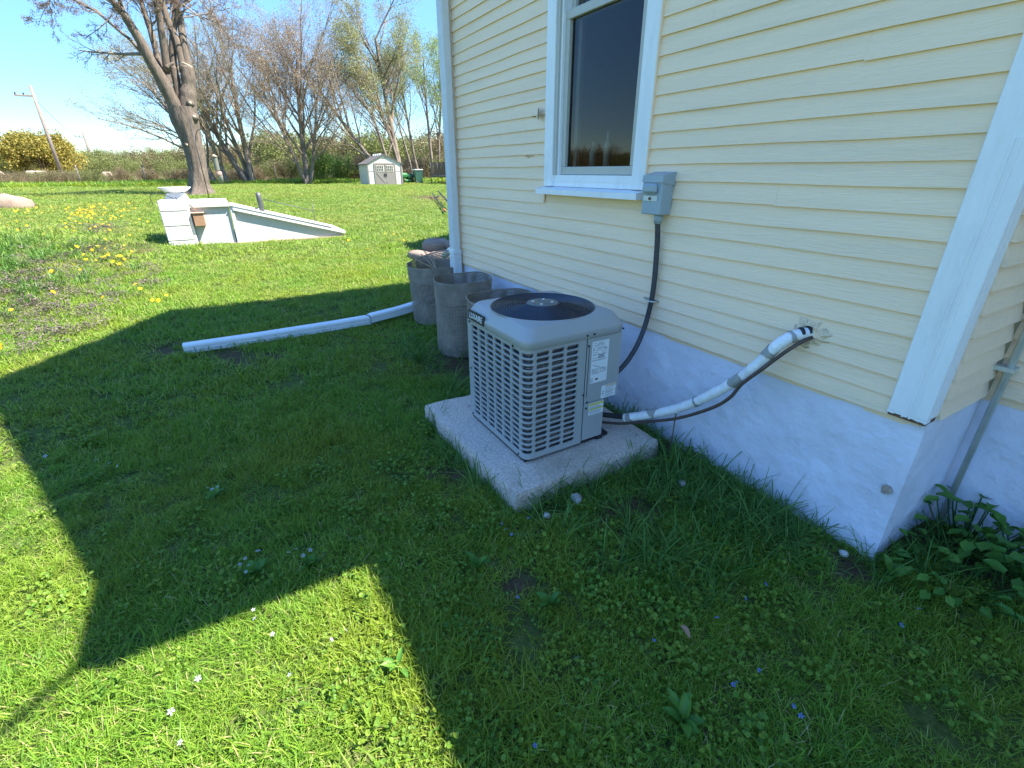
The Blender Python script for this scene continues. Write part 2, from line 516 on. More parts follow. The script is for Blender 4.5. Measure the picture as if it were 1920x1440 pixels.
def board(x0, x1, z0, z1, axis='x', pos=HY, sgn=-1, jit=True, butt=.016):
    """one clapboard; axis x: runs along x on plane y=pos facing sgn*y; axis y: runs along y on plane x=pos"""
    n = max(1, int(abs(x1 - x0) / .35))
    xs = np.linspace(x0, x1, n + 1)
    d = [butt, .004]
    vs_, fs = [], []
    sag = rng.normal(0, .0017, n + 1) if jit else np.zeros(n + 1)
    tw = rng.normal(0, .0010, n + 1) if jit else np.zeros(n + 1)
    o0 = rng.normal(0, .0012) if jit else 0
    for k, x in enumerate(xs):
        for dd, zz in ((0, z0 + sag[k] + o0), (d[0] + tw[k], z0 + sag[k] + o0), (d[1], z1 + .012)):
            vs_.append((x, pos + sgn * dd, zz) if axis == 'x' else (pos + sgn * dd, x, zz))
    for k in range(n):
        a = k * 3
        fs += [(a, a + 3, a + 4, a + 1), (a + 1, a + 4, a + 5, a + 2)]
    fs += [(0, 1, 2), (n * 3, n * 3 + 2, n * 3 + 1)]
    if (sgn > 0) == (axis == 'x'): fs = [q[::-1] for q in fs]
    return MB().add(vs_, fs)


def board_row(l, r, z0, z1, joint=.22):
    """a course of clapboard, sometimes butted from two lengths"""
    if r - l > 1.0 and rng.random() < joint:
        m_ = l + (r - l) * (.15 + .7 * rng.random())
        board(l, m_ - .0004, z0, z1).build('siding_board', M_SIDING, house)
        board(m_ + .0004, r, z0 + rng.normal(0, .002), z1).build('siding_board', M_SIDING, house)
    else:
        board(l, r, z0, z1).build('siding_board', M_SIDING, house)


def build_house():
    # backing walls
    b = MB()
    b.add([(HX0 + .01, HY + .004, .62), (-3.0, HY + .004, .62), (-3.0, HY + .004, 3.3), (-3.0, HY + .004, EZ), (HX0 + .01, HY + .004, EZ)], [(0, 1, 2, 3, 4)])
    b.add([(-2.17, HY + .004, .62), (HX1 - .01, HY + .004, .62), (HX1 - .01, HY + .004, EZ), (-2.17, HY + .004, EZ)], [(0, 1, 2, 3)])
    b.add([(-3.0, HY + .004, .62), (-2.17, HY + .004, .62), (-2.17, HY + .004, 1.44), (-3.0, HY + .004, 1.44)], [(0, 1, 2, 3)])
    b.add([(-3.0, HY + .004, 3.2), (-2.17, HY + .004, 3.2), (-2.17, HY + .004, EZ), (-3.0, HY + .004, EZ)], [(0, 1, 2, 3)])
    b.add([(HX0, HY + .004, EZ), (HX1, HY + .004, EZ), (RX, HY + .004, PZ - .15)], [(0, 1, 2)])
    b.add([(HX1 - .004, HY, .62), (HX1 - .004, 2.66, .62), (HX1 - .004, 2.66, EZ), (HX1 - .004, HY, EZ)], [(0, 1, 2, 3)])
    b.add([(HX1, 2.644, .62), (6.5, 2.644, .62), (6.5, 2.644, EZ), (HX1, 2.644, EZ)], [(0, 1, 2, 3)])
    b.add([(HX0 + .004, HY, .0), (HX0 + .004, HY, EZ), (HX0 + .004, 5.6, EZ), (HX0 + .004, 5.6, 0)], [(0, 1, 2, 3)])
    b.add([(-7.8, 5.6, 0), (HX0, 5.6, 0), (HX0, 5.6, EZ), (-7.8, 5.6, EZ)], [(0, 1, 2, 3)])
    b.add([(-7.8, 5.6, 0), (-7.8, 5.6, EZ), (-7.8, 9, EZ), (-7.8, 9, 0)], [(0, 1, 2, 3)])
    b.add([(6.5, 2.64, 0), (6.5, 9, 0), (6.5, 9, EZ), (6.5, 2.64, EZ)], [(0, 1, 2, 3)])
    b.add([(-7.8, 9, 0), (-7.8, 9, EZ), (6.5, 9, EZ), (6.5, 9, 0)], [(0, 1, 2, 3)])
    b.build('sheathing', M_SIDING, house)
    # boards of the front wall
    for z0, z1 in zip(ZL[:-1], ZL[1:]):
        l, r = -4.572, -.668
        if z0 > EZ - .1:
            k = (PZ - .1 - z0) / (PZ - .1 - (EZ - .1))
            l, r = RX - (RX - l) * k, RX + (r - RX) * k
            if r - l < .3: break
        if z1 > 1.372 and z0 < 3.25:
            board(l, -3.058 if z0 > 1.40 else -3.09, z0, z1).build('siding_board', M_SIDING, house)
            board_row(-2.098 if z0 > 1.40 else -2.075, r, z0, z1)
        else:
            board_row(l, r, z0, z1)
    # short return wall and the recessed wall
    zs = [.655 + .081 * k for k in range(40)]
    for z0, z1 in zip(zs[:-1], zs[1:]):
        board(2.165, 2.635, z0, z1, 'y', HX1, 1, True, .026).build('siding_board', M_SIDING, house)
        board(HX1 + .02, 2.6, z0, z1, 'x', 2.64, -1).build('siding_board', M_SIDING, house)
    # foundation: lumpy plaster, front, return and recessed faces
    def plaster(p0, p1, z1, seed, outward, thick=.3):
        r_ = np.random.default_rng(seed)
        n = max(2, int(np.hypot(p1[0] - p0[0], p1[1] - p0[1]) / .05)); mz = 14
        P = []
        u = np.linspace(0, 1, n + 1); zz = np.linspace(-.25, z1, mz + 1)
        g = r_.normal(0, 1, (n + 1, mz + 1))
        for _ in range(2):
            g = (g + np.roll(g, 1, 0) + np.roll(g, -1, 0) + np.roll(g, 1, 1) + np.roll(g, -1, 1)) / 5
        g = g * .010 + .003 * np.sin(u * 17 + seed)[:, None]
        g[0] *= .2; g[-1] *= .2
        g = np.clip(g, -.03, .007)
        g[:, -1] = np.minimum(g[:, -1], -.002)
        for i in range(n + 1):
            for j in range(mz + 1):
                x = p0[0] + (p1[0] - p0[0]) * u[i] + outward[0] * g[i, j]; y = p0[1] + (p1[1] - p0[1]) * u[i] + outward[1] * g[i, j]
                P.append((x, y, zz[j]))
        F = [(i * (mz + 1) + j, (i + 1) * (mz + 1) + j, (i + 1) * (mz + 1) + j + 1, i * (mz + 1) + j + 1) for i in range(n) for j in range(mz)]
        return MB().add(P, F, True)
    plaster((HX0 + .03, HY + .004), (HX1 + .012, HY + .004), .648, 3, (0, -1)).build('foundation', M_FOUND, house)
    plaster((HX1 + .012, HY + .004), (HX1 + .004, 2.64), .662, 5, (1, 0)).build('foundation', M_FOUND, house)
    plaster((HX1 - .01, 2.646), (6.5, 2.646), .66, 6, (0, -1)).build('foundation', M_FOUND, house)
    MB().box((HX0 + .03, HY + .006, .64), (HX1 + .01, HY + .05, .65)).build('foundation_ledge', M_FOUND, house)
    # corner board, right: front and side faces with flaking paint, rotten foot
    c = MB().bev((-.672, HY - .03, .672), (-.545, HY + .004, 3.9), .003)
    c.bev((-.5755, HY + .0045, .672), (-.5455, HY + .064, 3.9), .003)
    cb = c.build('corner_board', M_WHITE, house)
    r_ = np.random.default_rng(4)
    t = MB(); xs = -.672 + .127 * np.sort(np.concatenate([[0, 1], r_.random(21)]))
    for k in range(22):
        h = .005 + abs(r_.normal(0, .0035))
        t.box((xs[k], HY - .0295, .655 + h), (xs[k + 1], HY + .002, .673))
    t.build('flaking_foot', M_WHITE, cb)
    MB().box((-.668, HY - .026, .652), (-.549, HY + .06, .671)).build('rotten_end', M_RAW, cb)
    s = MB()
    for x in (-.606, -.588):
        s.box((x, HY - .034, .68), (x + .006, HY - .029, 1.6))
    s.build('paint_ridge', M_WHITE, cb)
    MB().bev((-4.604, HY - .022, .650), (-4.5735, HY + .03, 3.9), .003).build('corner_strip', M_SIDING, house)
    # roofs
    ov = 1.52
    rf = MB()
    th = .14
    a = [(RX - 2.535, ov, EZ), (RX - 2.535, 7, EZ), (RX, 7, PZ), (RX, ov, PZ)]
    rf.hexa([(p[0], p[1], p[2] - th) for p in a] + a)
    # right slope, with a level cornice return along its eave
    xk = -.44
    for a in ([(RX, ov, PZ), (RX, 7, PZ), (xk, 7, EZ + .01), (xk, ov, EZ + .01)], [(xk, ov, EZ + .01), (xk, 7, EZ + .01), (-.05, 7, EZ), (-.05, ov, EZ)]):
        rf.hexa([(p[0], p[1], p[2] - th) for p in a] + a)
    rf.build('roof', M_ROOF, house)
    for x0, x1, e, rdg, z1 in ((-.05, 6.9, 2.49, 5.8, 6.1), (-8.34, -5.12, 5.33, 8, 5.7)):
        MB().hexa([(x0, e, EZ - .1), (x1, e, EZ - .1), (x1, rdg, z1 - .1), (x0, rdg, z1 - .1), (x0, e, EZ), (x1, e, EZ), (x1, rdg, z1), (x0, rdg, z1)]).build('roof', M_ROOF, house)
    # corner downspout
    d = MB()
    d.bev((-4.645, 1.985, .36), (-4.545, 2.068, 3.9), .012)
    for x in (-4.625, -4.605, -4.585, -4.565):
        d.box((x - .003, 1.9825, .80), (x + .003, 1.986, 3.9))
    ds = d.build('downspout', M_GUTTER, house)
    MB().bev((-4.652, 1.978, .735), (-4.538, 2.075, .775), .006).build('collar', M_GUTTER, ds)
    MB().bev((-4.650, 1.980, .50), (-4.540, 2.073, .733), .010).build('adapter', M_GUTTER, ds)
    MB().tube([(-4.60, 2.02, .42), (-4.61, 2.0, .32), (-4.66, 1.95, .20), (-4.78, 1.90, .12)], .05, 10).build('elbow', M_GUTTER, ds)
    o = MB().tube([(-4.63, 2.06, .725), (-4.90, 2.16, .71), (-5.25, 2.25, .665), (-5.70, 2.36, .535)], .038, 12, False).tube([(-5.70, 2.36, .535), (-5.5, 2.31, .59)], .032, 12, True)
    o.build('outlet_tube', M_GUTTER, ds)


build_house()


def build_window():
    wx0, wx1 = -3.072, -2.086
    win = bpy.data.objects.new('window', None)
    win.empty_display_size = .1
    win.location = (0, 0, 0)
    COL.objects.link(win)
    win.parent = house
    win.location = (.02, 0, 1.4)
    fy = HY - .030
    MB().bev((wx0, fy, 1.412), (wx0 + .098, HY + .005, 3.3), .003).build('casing_board', M_WHITE, win)
    MB().bev((wx1 - .100, fy, 1.412), (wx1, HY + .005, 3.3), .003).build('casing_board', M_WHITE, win)
    MB().bev((wx0 - .015, fy - .003, 3.2), (wx1 + .015, HY + .005, 3.32), .003).build('casing_board', M_WHITE, win)
    # cream paint lap on the right casing's outer edge
    MB().box((wx1 - .0005, fy + .004, 1.42), (wx1 + .006, HY - .004, 3.2)).build('caulk_edge', M_SIDING, win)
    s = MB().hexa([(wx0 - .02, HY - .085, 1.362), (wx1 + .008, HY - .085, 1.362), (wx1 + .008, HY + .01, 1.362), (wx0 - .02, HY + .01, 1.362),
                   (wx0 - .02, HY - .085, 1.395), (wx1 + .008, HY - .085, 1.395), (wx1 + .008, HY + .01, 1.411), (wx0 - .02, HY + .01, 1.411)])
    s.build('sill', M_WHITE, win)
    MB().box((wx0 + .0985, HY - .012, 1.4115), (wx1 - .1005, HY + .05, 1.485)).build('sub_sill', M_WHITE, win)
    MB().box((wx0 + .0985, HY - .016, 1.446), (wx1 - .1005, HY - .0125, 1.4575)).build('paint_crack_strip', M_WHITE, win)
    # jambs
    MB().box((wx0 + .0985, HY - .020, 1.486), (wx0 + .128, HY + .07, 3.2)).build('jamb', M_VINYL, win)
    MB().box((wx0 + .1285, HY - .006, 1.486), (wx0 + .146, HY + .07, 3.2)).build('jamb', M_WHITE, win)
    MB().box((wx1 - .118, HY - .004, 1.486), (wx1 - .1005, HY + .07, 3.2)).build('jamb', M_VINYL, win)
    sx0, sx1 = wx0 + .1465, wx1 - .1185
    y0, y1 = HY + .012, HY + .045

    def sash(z0, z1, ya, yb, nm):
        f = MB()
        f.bev((sx0, ya, z0), (sx1, yb, z0 + .048), .003)
        f.bev((sx0, ya, z1 - .048), (sx1, yb, z1), .003)
        f.bev((sx0, ya, z0 + .0482), (sx0 + .042, yb, z1 - .0482), .003)
        f.bev((sx1 - .050, ya, z0 + .0482), (sx1, yb, z1 - .0482), .003)
        fr = f.build(nm, M_VINYL, win)
        yy = yb - .010
        MB().add([(sx0 + .042, yy, z0 + .048), (sx1 - .05, yy, z0 + .048), (sx1 - .05, yy, z1 - .048), (sx0 + .042, yy, z1 - .048)], [(0, 1, 2, 3)]).build('pane', M_PANE, fr)
        return fr
    lo = sash(1.487, 2.405, y0, y1, 'sash')
    up = sash(2.352, 3.19, y1 + .006, y1 + .04, 'sash')
    # inner stop seen through the lower pane
    MB().box((sx0 + .05, HY + .075, 1.50), (sx0 + .085, HY + .10, 3.19)).build('inner_stop', M_VINYL, win)
    MB().box((sx0 + .05, HY + .075, 1.495), (sx1 - .05, HY + .16, 1.535)).build('inner_stool', M_VINYL, win)
    # room behind the glass
    r = MB()
    x0, x1, ya, yb, z0, z1 = -4.3, -.9, HY + .20, 4.6, .5, 3.3
    r.add([(x0, ya, z0), (x1, ya, z0), (x1, yb, z0), (x0, yb, z0), (x0, ya, z1), (x1, ya, z1), (x1, yb, z1), (x0, yb, z1)],
          [(0, 1, 2, 3), (4, 7, 6, 5), (1, 5, 6, 2), (2, 6, 7, 3), (3, 7, 4, 0)])
    r.build('room', M_ROOM, win)
    bm = mat('pale_bottle', (.45, .55, .50), .2, .1)
    return win


win = build_window()
# two pale bottles and a dark tray inside on the stool
for k, (x, h, lab) in enumerate(((-2.60, .20, 'tall pale bottle standing inside the window on the stool'), (-2.74, .15, 'short pale green bottle behind the window glass beside a taller one'))):
    o = MB().lathe([(0, 0), (.022, 0), (.024, h * .6), (.009, h * .75), (.009, h), (0, h)], (x, HY + .135, 1.537), 12).build('bottle', mat('pale_bottle', (.5, .6, .56), .2, .1))
    tag(o, lab, 'bottle')

# curled flake of paint and cracks on the wall
fl = MB()
_P = []
for i in range(5):
    for j in range(3):
        a = i / 4
        _P.append((-3.175 + .055 * a + .012 * j * .5, 2.083 - .042 * a * a - .004 * j, 1.840 + .032 * j - .012 * a + .01 * (i % 2)))
fl.add(_P, [(i * 3 + j, (i + 1) * 3 + j, (i + 1) * 3 + j + 1, i * 3 + j + 1) for i in range(4) for j in range(2)], True)
fl.build('curled_paint_flake', mat('grey_paint_back', (.42, .38, .33), .8), house)
ck = MB()
for x0, z, n in ((-3.36, 1.606, 5), (-3.22, 1.622, 4), (-3.27, 1.858, 2), (-1.98, 1.63, 3)):
    for k in range(n):
        x = x0 + k * .024 + rng.normal(0, .004); zz = z + rng.normal(0, .004)
        ck.box((x, 2.0855, zz), (x + .02 + rng.random() * .012, 2.0905, zz + .0025))
ck.build('paint_crack', M_RAW, house)
# brown chip knocked out of the painted plaster
_r = np.random.default_rng(5)
_cp = MB()
_v = [(-.590 + (.014 + .008 * _r.random()) * math.cos(a), 2.0935, .335 + (.018 + .01 * _r.random()) * math.sin(a)) for a in np.linspace(0, 6.283, 12)[:-1]]
_cp.add(_v + [(p[0], 2.105, p[2]) for p in _v], [tuple(range(11))] + [(i, (i + 1) % 11, 11 + (i + 1) % 11, 11 + i) for i in range(11)])
_cp.build('plaster_chip', mat('bare_plaster', (.38, .30, .25), .9, .35, 50), house)
# raw broken hole edge round the pipes
ck = MB()
n_ = 28
V = []
r_ = np.random.default_rng(12)
for k in range(n_):
    a = 2 * math.pi * k / n_
    w0 = .034; w1 = .043 + .010 * math.sin(3 * a + 1) + r_.normal(0, .006); w2 = w1 + .016 + abs(r_.normal(0, .012))
    for rr, yy in ((w0, 2.098), (w0 + .004, 2.079), (w1, 2.0815 + r_.normal(0, .0012)), (w2, 2.0895)):
        V.append((-1.033 + rr * 1.15 * math.cos(a), yy, .868 + rr * math.sin(a)))
F = [(k * 4 + j, k * 4 + j + 1, ((k + 1) % n_) * 4 + j + 1, ((k + 1) % n_) * 4 + j) for k in range(n_) for j in range(3)]
ck.add(V, F)
ck.build('patched_hole_edge', mat('cracked_cream_filler', (.80, .62, .42), .8, .16, 40, 1.0, 40, chips=((.12, .09, .06), 22, .60)), house)

# ------------------------------------------------------------------ electrical disconnect, conduit
dis = thing('disconnect_box', 'grey metal electrical disconnect box mounted on the siding beside the window sill', 'electrical box', (-1.94, 2.08, 1.3))
MB().bev((-2.020, 2.004, 1.296), (-1.882, 2.088, 1.470), .005).build('enclosure', M_BOX, dis)
h = MB().hexa([(-2.024, 1.998, 1.455), (-1.878, 1.998, 1.455), (-1.876, 2.09, 1.440), (-2.026, 2.09, 1.440), (-2.022, 2.0, 1.490), (-1.880, 2.0, 1.490), (-1.876, 2.09, 1.506), (-2.026, 2.09, 1.506)])
h.build('hood', M_BOX, dis)
MB().bev((-2.010, 1.980, 1.400), (-1.908, 2.006, 1.450), .012).build('raised_cover', M_BOX, dis)
pl = MB().box((-2.006, 2.0005, 1.364), (-1.908, 2.0035, 1.389)).build('nameplate', mat('silver_label', (.6, .66, .72), .3, .1, metal=.3), dis)
MB().cyl((-1.958, 1.999, 1.376), (0, -1, 0), .008, .004, 10).build('padlock_hasp', M_RAW, dis)
MB().lathe([(.0, 0), (.020, 0), (.024, .03), (.024, .048), (0, .048)], (-1.925, 2.045, 1.249), 14).build('hub_fitting', M_BOX, dis)
con = thing('flexible_conduit', 'dark flexible conduit hanging from the grey box down to the air conditioner', 'conduit', (-1.92, 2.06, .4))
_pts = [(-1.925, 2.045, 1.25), (-1.923, 2.055, 1.17), (-1.919, 2.06, 1.05), (-1.916, 2.062, .93), (-1.918, 2.060, .83), (-1.928, 2.055, .73), (-1.928, 2.03, .64), (-1.915, 1.97, .55), (-1.92, 1.90, .46), (-1.94, 1.82, .39), (-1.97, 1.74, .35), (-2.0, 1.725, .33)]


def spline(P, n):
    P = np.array(P, float); t = np.arange(len(P)); out = []
    for u in np.linspace(0, len(P) - 1, n):
        i = min(int(u), len(P) - 2); f = u - i
        p0, p1, p2, p3 = P[max(i - 1, 0)], P[i], P[i + 1], P[min(i + 2, len(P) - 1)]
        out.append(.5 * ((2 * p1) + (-p0 + p2) * f + (2 * p0 - 5 * p1 + 4 * p2 - p3) * f * f + (-p0 + 3 * p1 - 3 * p2 + p3) * f ** 3))
    return np.array(out)


_pp = spline(_pts, 90)
MB().tube(_pp, .0145 + .0007 * (np.arange(90) % 2), 10).build('hose', M_CONDUIT, con)
st = MB().box((-1.995, 2.078, .818), (-1.90, 2.082, .830)).tube([(-1.946, 2.085, .824), (-1.942, 2.05, .824), (-1.92, 2.038, .824), (-1.898, 2.05, .824), (-1.892, 2.085, .824)], .005, 6)
st.build('strap', M_BOLT, con)

# ------------------------------------------------------------------ refrigerant line
ln = thing('refrigerant_line', 'white foam wrapped refrigerant pipe with grey tape bands running from wall to air conditioner', 'pipe', (-1.5, 1.95, 0))
LP = [(-1.037, 2.10, .872), (-1.056, 2.06, .866), (-1.082, 2.02, .846), (-1.112, 1.99, .800), (-1.160, 1.98, .712), (-1.238, 1.97, .602), (-1.359, 1.95, .475), (-1.459, 1.93, .385), (-1.566, 1.90, .307), (-1.690, 1.855, .235), (-1.79, 1.815, .185)]
_lp = spline(LP, 80)
MB().tube(_lp, .0255 + .0012 * np.sin(np.arange(80) * 1.7) + rng.normal(0, .0006, 80), 12).build('foam_sleeve', M_FOAM, ln)
for c, wd, tl, ph in ((.165, .035, .010, .4), (.335, .05, .016, 2.1), (.50, .035, .008, 4.0), (.66, .022, .012, 1.0), (.855, .02, .016, 3.0), (.965, .03, .006, 0.)):
    q0, n_ = c * 79, 14
    V = []
    for e in (-1, -.5, 0, .5, 1):
        for k in range(n_):
            a = 2 * math.pi * k / n_
            f = q0 + e * wd * 79 / 2 + e * tl * 60 * math.cos(a + ph) * abs(e) + rng.normal(0, .12)
            i_ = int(np.clip(f, 0, 77)); ff = min(max(f - i_, 0), 1)
            p = _lp[i_] * (1 - ff) + _lp[i_ + 1] * ff
            t_ = _lp[i_ + 1] - _lp[i_]; t_ = t_ / np.linalg.norm(t_)
            A_ = np.cross(t_, [0, 1., .2]); A_ /= np.linalg.norm(A_); B_ = np.cross(t_, A_)
            V.append(p + (A_ * math.cos(a) + B_ * math.sin(a)) * (.0278 + rng.normal(0, .0006)))
    F = [(i_ * n_ + k, i_ * n_ + (k + 1) % n_, (i_ + 1) * n_ + (k + 1) % n_, (i_ + 1) * n_ + k) for i_ in range(4) for k in range(n_)]
    MB().add(V, F, True).build('tape_band', M_TAPE, ln)
g = MB()
for c, a in ((.085, .9), (.022, .5)):
    i = int(c * 79)
    g.tube(_lp[i:i + 3] + np.array([0, -.006, .009]), .0225, 10)
g.build('torn_gap', M_RUBBER, ln)
MB().tube(spline([(-1.775, 1.82, .197), (-1.85, 1.79, .178), (-1.93, 1.71, .178)], 8), .016, 10).build('bare_sleeve', M_RUBBER, ln)
tp = [(-1.016, 2.10, .863), (-1.033, 2.05, .843), (-1.072, 2.00, .787), (-1.131, 1.965, .697), (-1.199, 1.945, .601), (-1.237, 1.935, .519), (-1.311, 1.915, .434), (-1.474, 1.875, .312), (-1.672, 1.835, .208), (-1.80, 1.79, .150), (-1.93, 1.70, .128)]
MB().tube(spline(tp, 60), .0085, 8).build('liquid_tube', M_COPPER, ln)

# conduit pipe in the inner corner
gp = thing('corner_pipe', 'thin galvanised pipe rising from the ground in the inner house corner', 'pipe', (-.50, 2.58, 0))
MB().tube([(-.505, 2.60, -.1), (-.505, 2.60, 3.6)], .0125, 12).build('riser', M_GALV, gp)
MB().tube([(-.545, 2.615, .66), (-.55, 2.615, 3.6)], .008, 8).build('cable', mat('beige_cable', (.4, .38, .28), .6), gp)
MB().box((-.553, 2.575, .775), (-.484, 2.632, .792)).build('clamp', M_GALV, gp)

# ------------------------------------------------------------------ concrete pad and air conditioner
pad = MB()
_c = [(-1.596, .945), (-2.72, .925), (-2.70, 1.93), (-1.60, 1.915)]
n = 18
_top, _bot = [], []
for k in range(4):
    a, b = np.array(_c[k]), np.array(_c[(k + 1) % 4])
    for i in range(n):
        p = a + (b - a) * i / n
        _top.append((p[0] + rng.normal(0, .004), p[1] + rng.normal(0, .004)))
m_ = len(_top)
ctr = np.mean(_c, 0)
ring = lambda s, z, j=0: [(ctr[0] + (x - ctr[0]) * s, ctr[1] + (y - ctr[1]) * s, z + rng.normal(0, j)) for x, y in _top]
V = ring(1.01, -.12) + ring(1.004, .075, .001) + ring(.993, .099, .001) + ring(.93, .101, 0)
F = [(k * m_ + i, k * m_ + (i + 1) % m_, (k + 1) * m_ + (i + 1) % m_, (k + 1) * m_ + i) for k in range(3) for i in range(m_)]
F = [f[::-1] for f in F] + [tuple(3 * m_ + i for i in range(m_))[::-1]]
pad.add(V, F)
tag(pad.build('concrete_pad', M_PAD), 'square pale concrete pad in the grass under the air conditioner', 'concrete slab')

AX0, AX1, AY0, AY1 = -2.42, -1.78, 1.12, 1.73
ac = thing('air_conditioner', 'grey outdoor air conditioner unit with louvred sides on a concrete pad', 'air conditioner', (-2.1, 1.42, .1))
RC = .045
ULEN = AX1 - RC - AX0


def path(u, inset=0):
    """perimeter from the far end of the -y face, round the near corner, along the +x face"""
    if u <= ULEN: return (AX0 + u, AY0 + inset)
    a = (u - ULEN) / RC
    if a < math.pi / 2:
        r = RC - inset
        return (AX1 - RC + r * math.sin(a), AY0 + RC - r * math.cos(a))
    return (AX1 - inset, AY0 + RC + (u - ULEN - RC * math.pi / 2))


def louvre_panel():
    b = MB()
    rows, z0, z1 = 18, .150, .722
    pit = (z1 - z0) / rows
    hw, hh, er = .0394, .0122, .0105
    U0 = ULEN + RC * math.pi / 4
    us = [U0 + .09 * k for k in range(-6, 4)]
    # unit slot outline and matching cell outline in (du,dz)
    inner, outer = [], []
    K = 8
    for k in range(K + 1):                      # top, left to right
        f = -1 + 2 * k / K
        inner.append((f * (hw - er), hh)); outer.append((f * .045, pit / 2))
    for a in (60, 20, -20, -60):                   # right end
        inner.append((hw - er + er * math.cos(math.radians(a)), (hh - er) * np.sign(a) + er * math.sin(math.radians(a)))); outer.append((.045, pit / 2 * a / 75))
    for k in range(K + 1):
        f = 1 - 2 * k / K
        inner.append((f * (hw - er), -hh)); outer.append((f * .045, -pit / 2))
    for a in (-60, -20, 20, 60):
        inner.append((-(hw - er) - er * math.cos(math.radians(a)), (hh - er) * np.sign(a) + er * math.sin(math.radians(a)))); outer.append((-.045, pit / 2 * a / 75))
    n_ = len(inner)
    for uc in us:
        for r_ in range(rows):
            zc = z0 + (r_ + .5) * pit
            V = []
            for (du, dz) in outer: V.append((*path(uc + du), zc + dz))
            for (du, dz) in inner: V.append((*path(uc + du), zc + dz))
            for (du, dz) in inner: V.append((*path(uc + du * .97, .004), zc + dz * .86))
            for (du, dz) in inner: V.append((*path(uc + du * .97, .012), zc + dz * .86 - .002))
            F = []
            for k in range(3):
                for i in range(n_):
                    F.append((k * n_ + i, (k + 1) * n_ + i, (k + 1) * n_ + (i + 1) % n_, k * n_ + (i + 1) % n_))
            b.add(V, F)
    ua, ub = us[0] - .045, us[-1] + .045

    def strip(u0, u1, za, zb, nn):
        uu = np.linspace(u0, u1, nn + 1)
        V = [(*path(u), z) for u in uu for z in (za, zb)]
        b.add(V, [(2 * i, 2 * i + 2, 2 * i + 3, 2 * i + 1) for i in range(nn)])
    uend = ULEN + RC * math.pi / 2 + (1.485 - AY0 - RC)
    strip(0, ua, .124, .738, 1)
    strip(ua, ub, .124, z0, 80)
    strip(ua, ub, z1, .738, 80)
    strip(ub, uend, .124, .738, 2)
    # rolled bottom flange
    uu = np.linspace(0, uend, 60)
    V = [(*path(u, i), z) for u in uu for i, z in ((0, .124), (.004, .119), (.02, .119))]
    b.add(V, [(3 * i + j, 3 * i + j + 1, 3 * i + 4 + j, 3 * i + 3 + j) for i in range(59) for j in (0, 1)])
    return b


louvre_panel().build('louvre_panel', M_ACGREY, ac)
# back sides
bk = MB()
bk.add([(AX0, AY0, .12), (AX0, AY1, .12), (AX0, AY1, .738), (AX0, AY0, .738)], [(0, 3, 2, 1)])
bk.add([(AX0, AY1, .12), (AX1 - .11, AY1, .12), (AX1 - .11, AY1, .738), (AX0, AY1, .738)], [(0, 3, 2, 1)])
bk.build('back_panel', M_ACGREY, ac)
# coil inside
ci = MB()
ins = .034
_uu = np.linspace(0.03, ULEN + RC * math.pi / 2 + .29, 50)
V = [(*path(u, ins), z) for u in _uu for z in (.125, .738)]
ci.add(V, [(2 * i, 2 * i + 2, 2 * i + 3, 2 * i + 1) for i in range(49)])
coil = ci.build('coil', M_COIL, ac)
tb = MB()
for z in np.arange(.14, .73, .0245):
    tb.tube([(*path(u, ins - .006), z + .0015 * math.sin(u * 40)) for u in _uu[::3]], .0042, 5, False)
tb.build('coil_tube', mat('coil_tube_metal', (.30, .24, .21), .45, .3, 20), coil)
MB().box((AX0 + .01, AY0 + .01, .103), (AX1 - .02, AY1 - .03, .121)).build('base_pan', M_DARK, ac)
for x, y in ((AX0 + .03, AY0 + .03), (AX1 - .07, AY0 + .03), (AX1 - .055, AY1 - .125), (AX0 + .03, AY1 - .06)):
    MB().bev((x, y, .099), (x + .05, y + .05, .125), .006).build('foot', M_DARK, ac)
# service side: upper and lower access panels with a notch at the rear
ap = MB()
ap.bev((AX1 - .16, 1.492, .362), (AX1 + .003, AY1 - .004, .737), .006)
apo = ap.build('access_panel', M_ACGREY, ac)
lp_ = MB().bev((AX1 - .14, 1.492, .132), (AX1 + .001, 1.635, .360), .004).build('lower_panel', M_ACGREY, ac)
MB().box((AX1 - .005, 1.4855, .13), (AX1 - .002, 1.4918, .737)).build('corner_seam', M_DARK, ac)
MB().box((AX1 - .001, 1.500, .40), (AX1 + .0045, 1.503, .70)).build('panel_edge', M_DARK, apo)
MB().bev((AX1 - .065, 1.625, .100), (AX1 - .015, 1.662, .165), .008).build('foot', M_DARK, ac)
MB().tube([(AX1 - .13, 1.66, .178), (AX1 - .10, 1.68, .178)], .022, 10).build('service_valve', M_COPPER, ac)
MB().tube([(AX1 - .13, 1.66, .128), (AX1 - .10, 1.69, .128)], .012, 10).build('service_valve', M_COPPER, ac)
# top cap
NA = 96


def rsq(ang, hx, hy, r):
    """point of a rounded rectangle in direction ang"""
    c, s = math.cos(ang), math.sin(ang)
    k = min(hx / abs(c) if c else 9, hy / abs(s) if s else 9)
    x, y = c * k, s * k
    if abs(x) > hx - r and abs(y) > hy - r:      # corner arc by bisection on the ray
        lo, hi = 0, k
        for _ in range(30):
            md = (lo + hi) / 2
            dx, dy = abs(c * md) - (hx - r), abs(s * md) - (hy - r)
            ins_ = (dx <= 0 or dy <= 0) or dx * dx + dy * dy <= r * r
            lo, hi = (md, hi) if ins_ else (lo, md)
        x, y = c * lo, s * lo
    return x, y


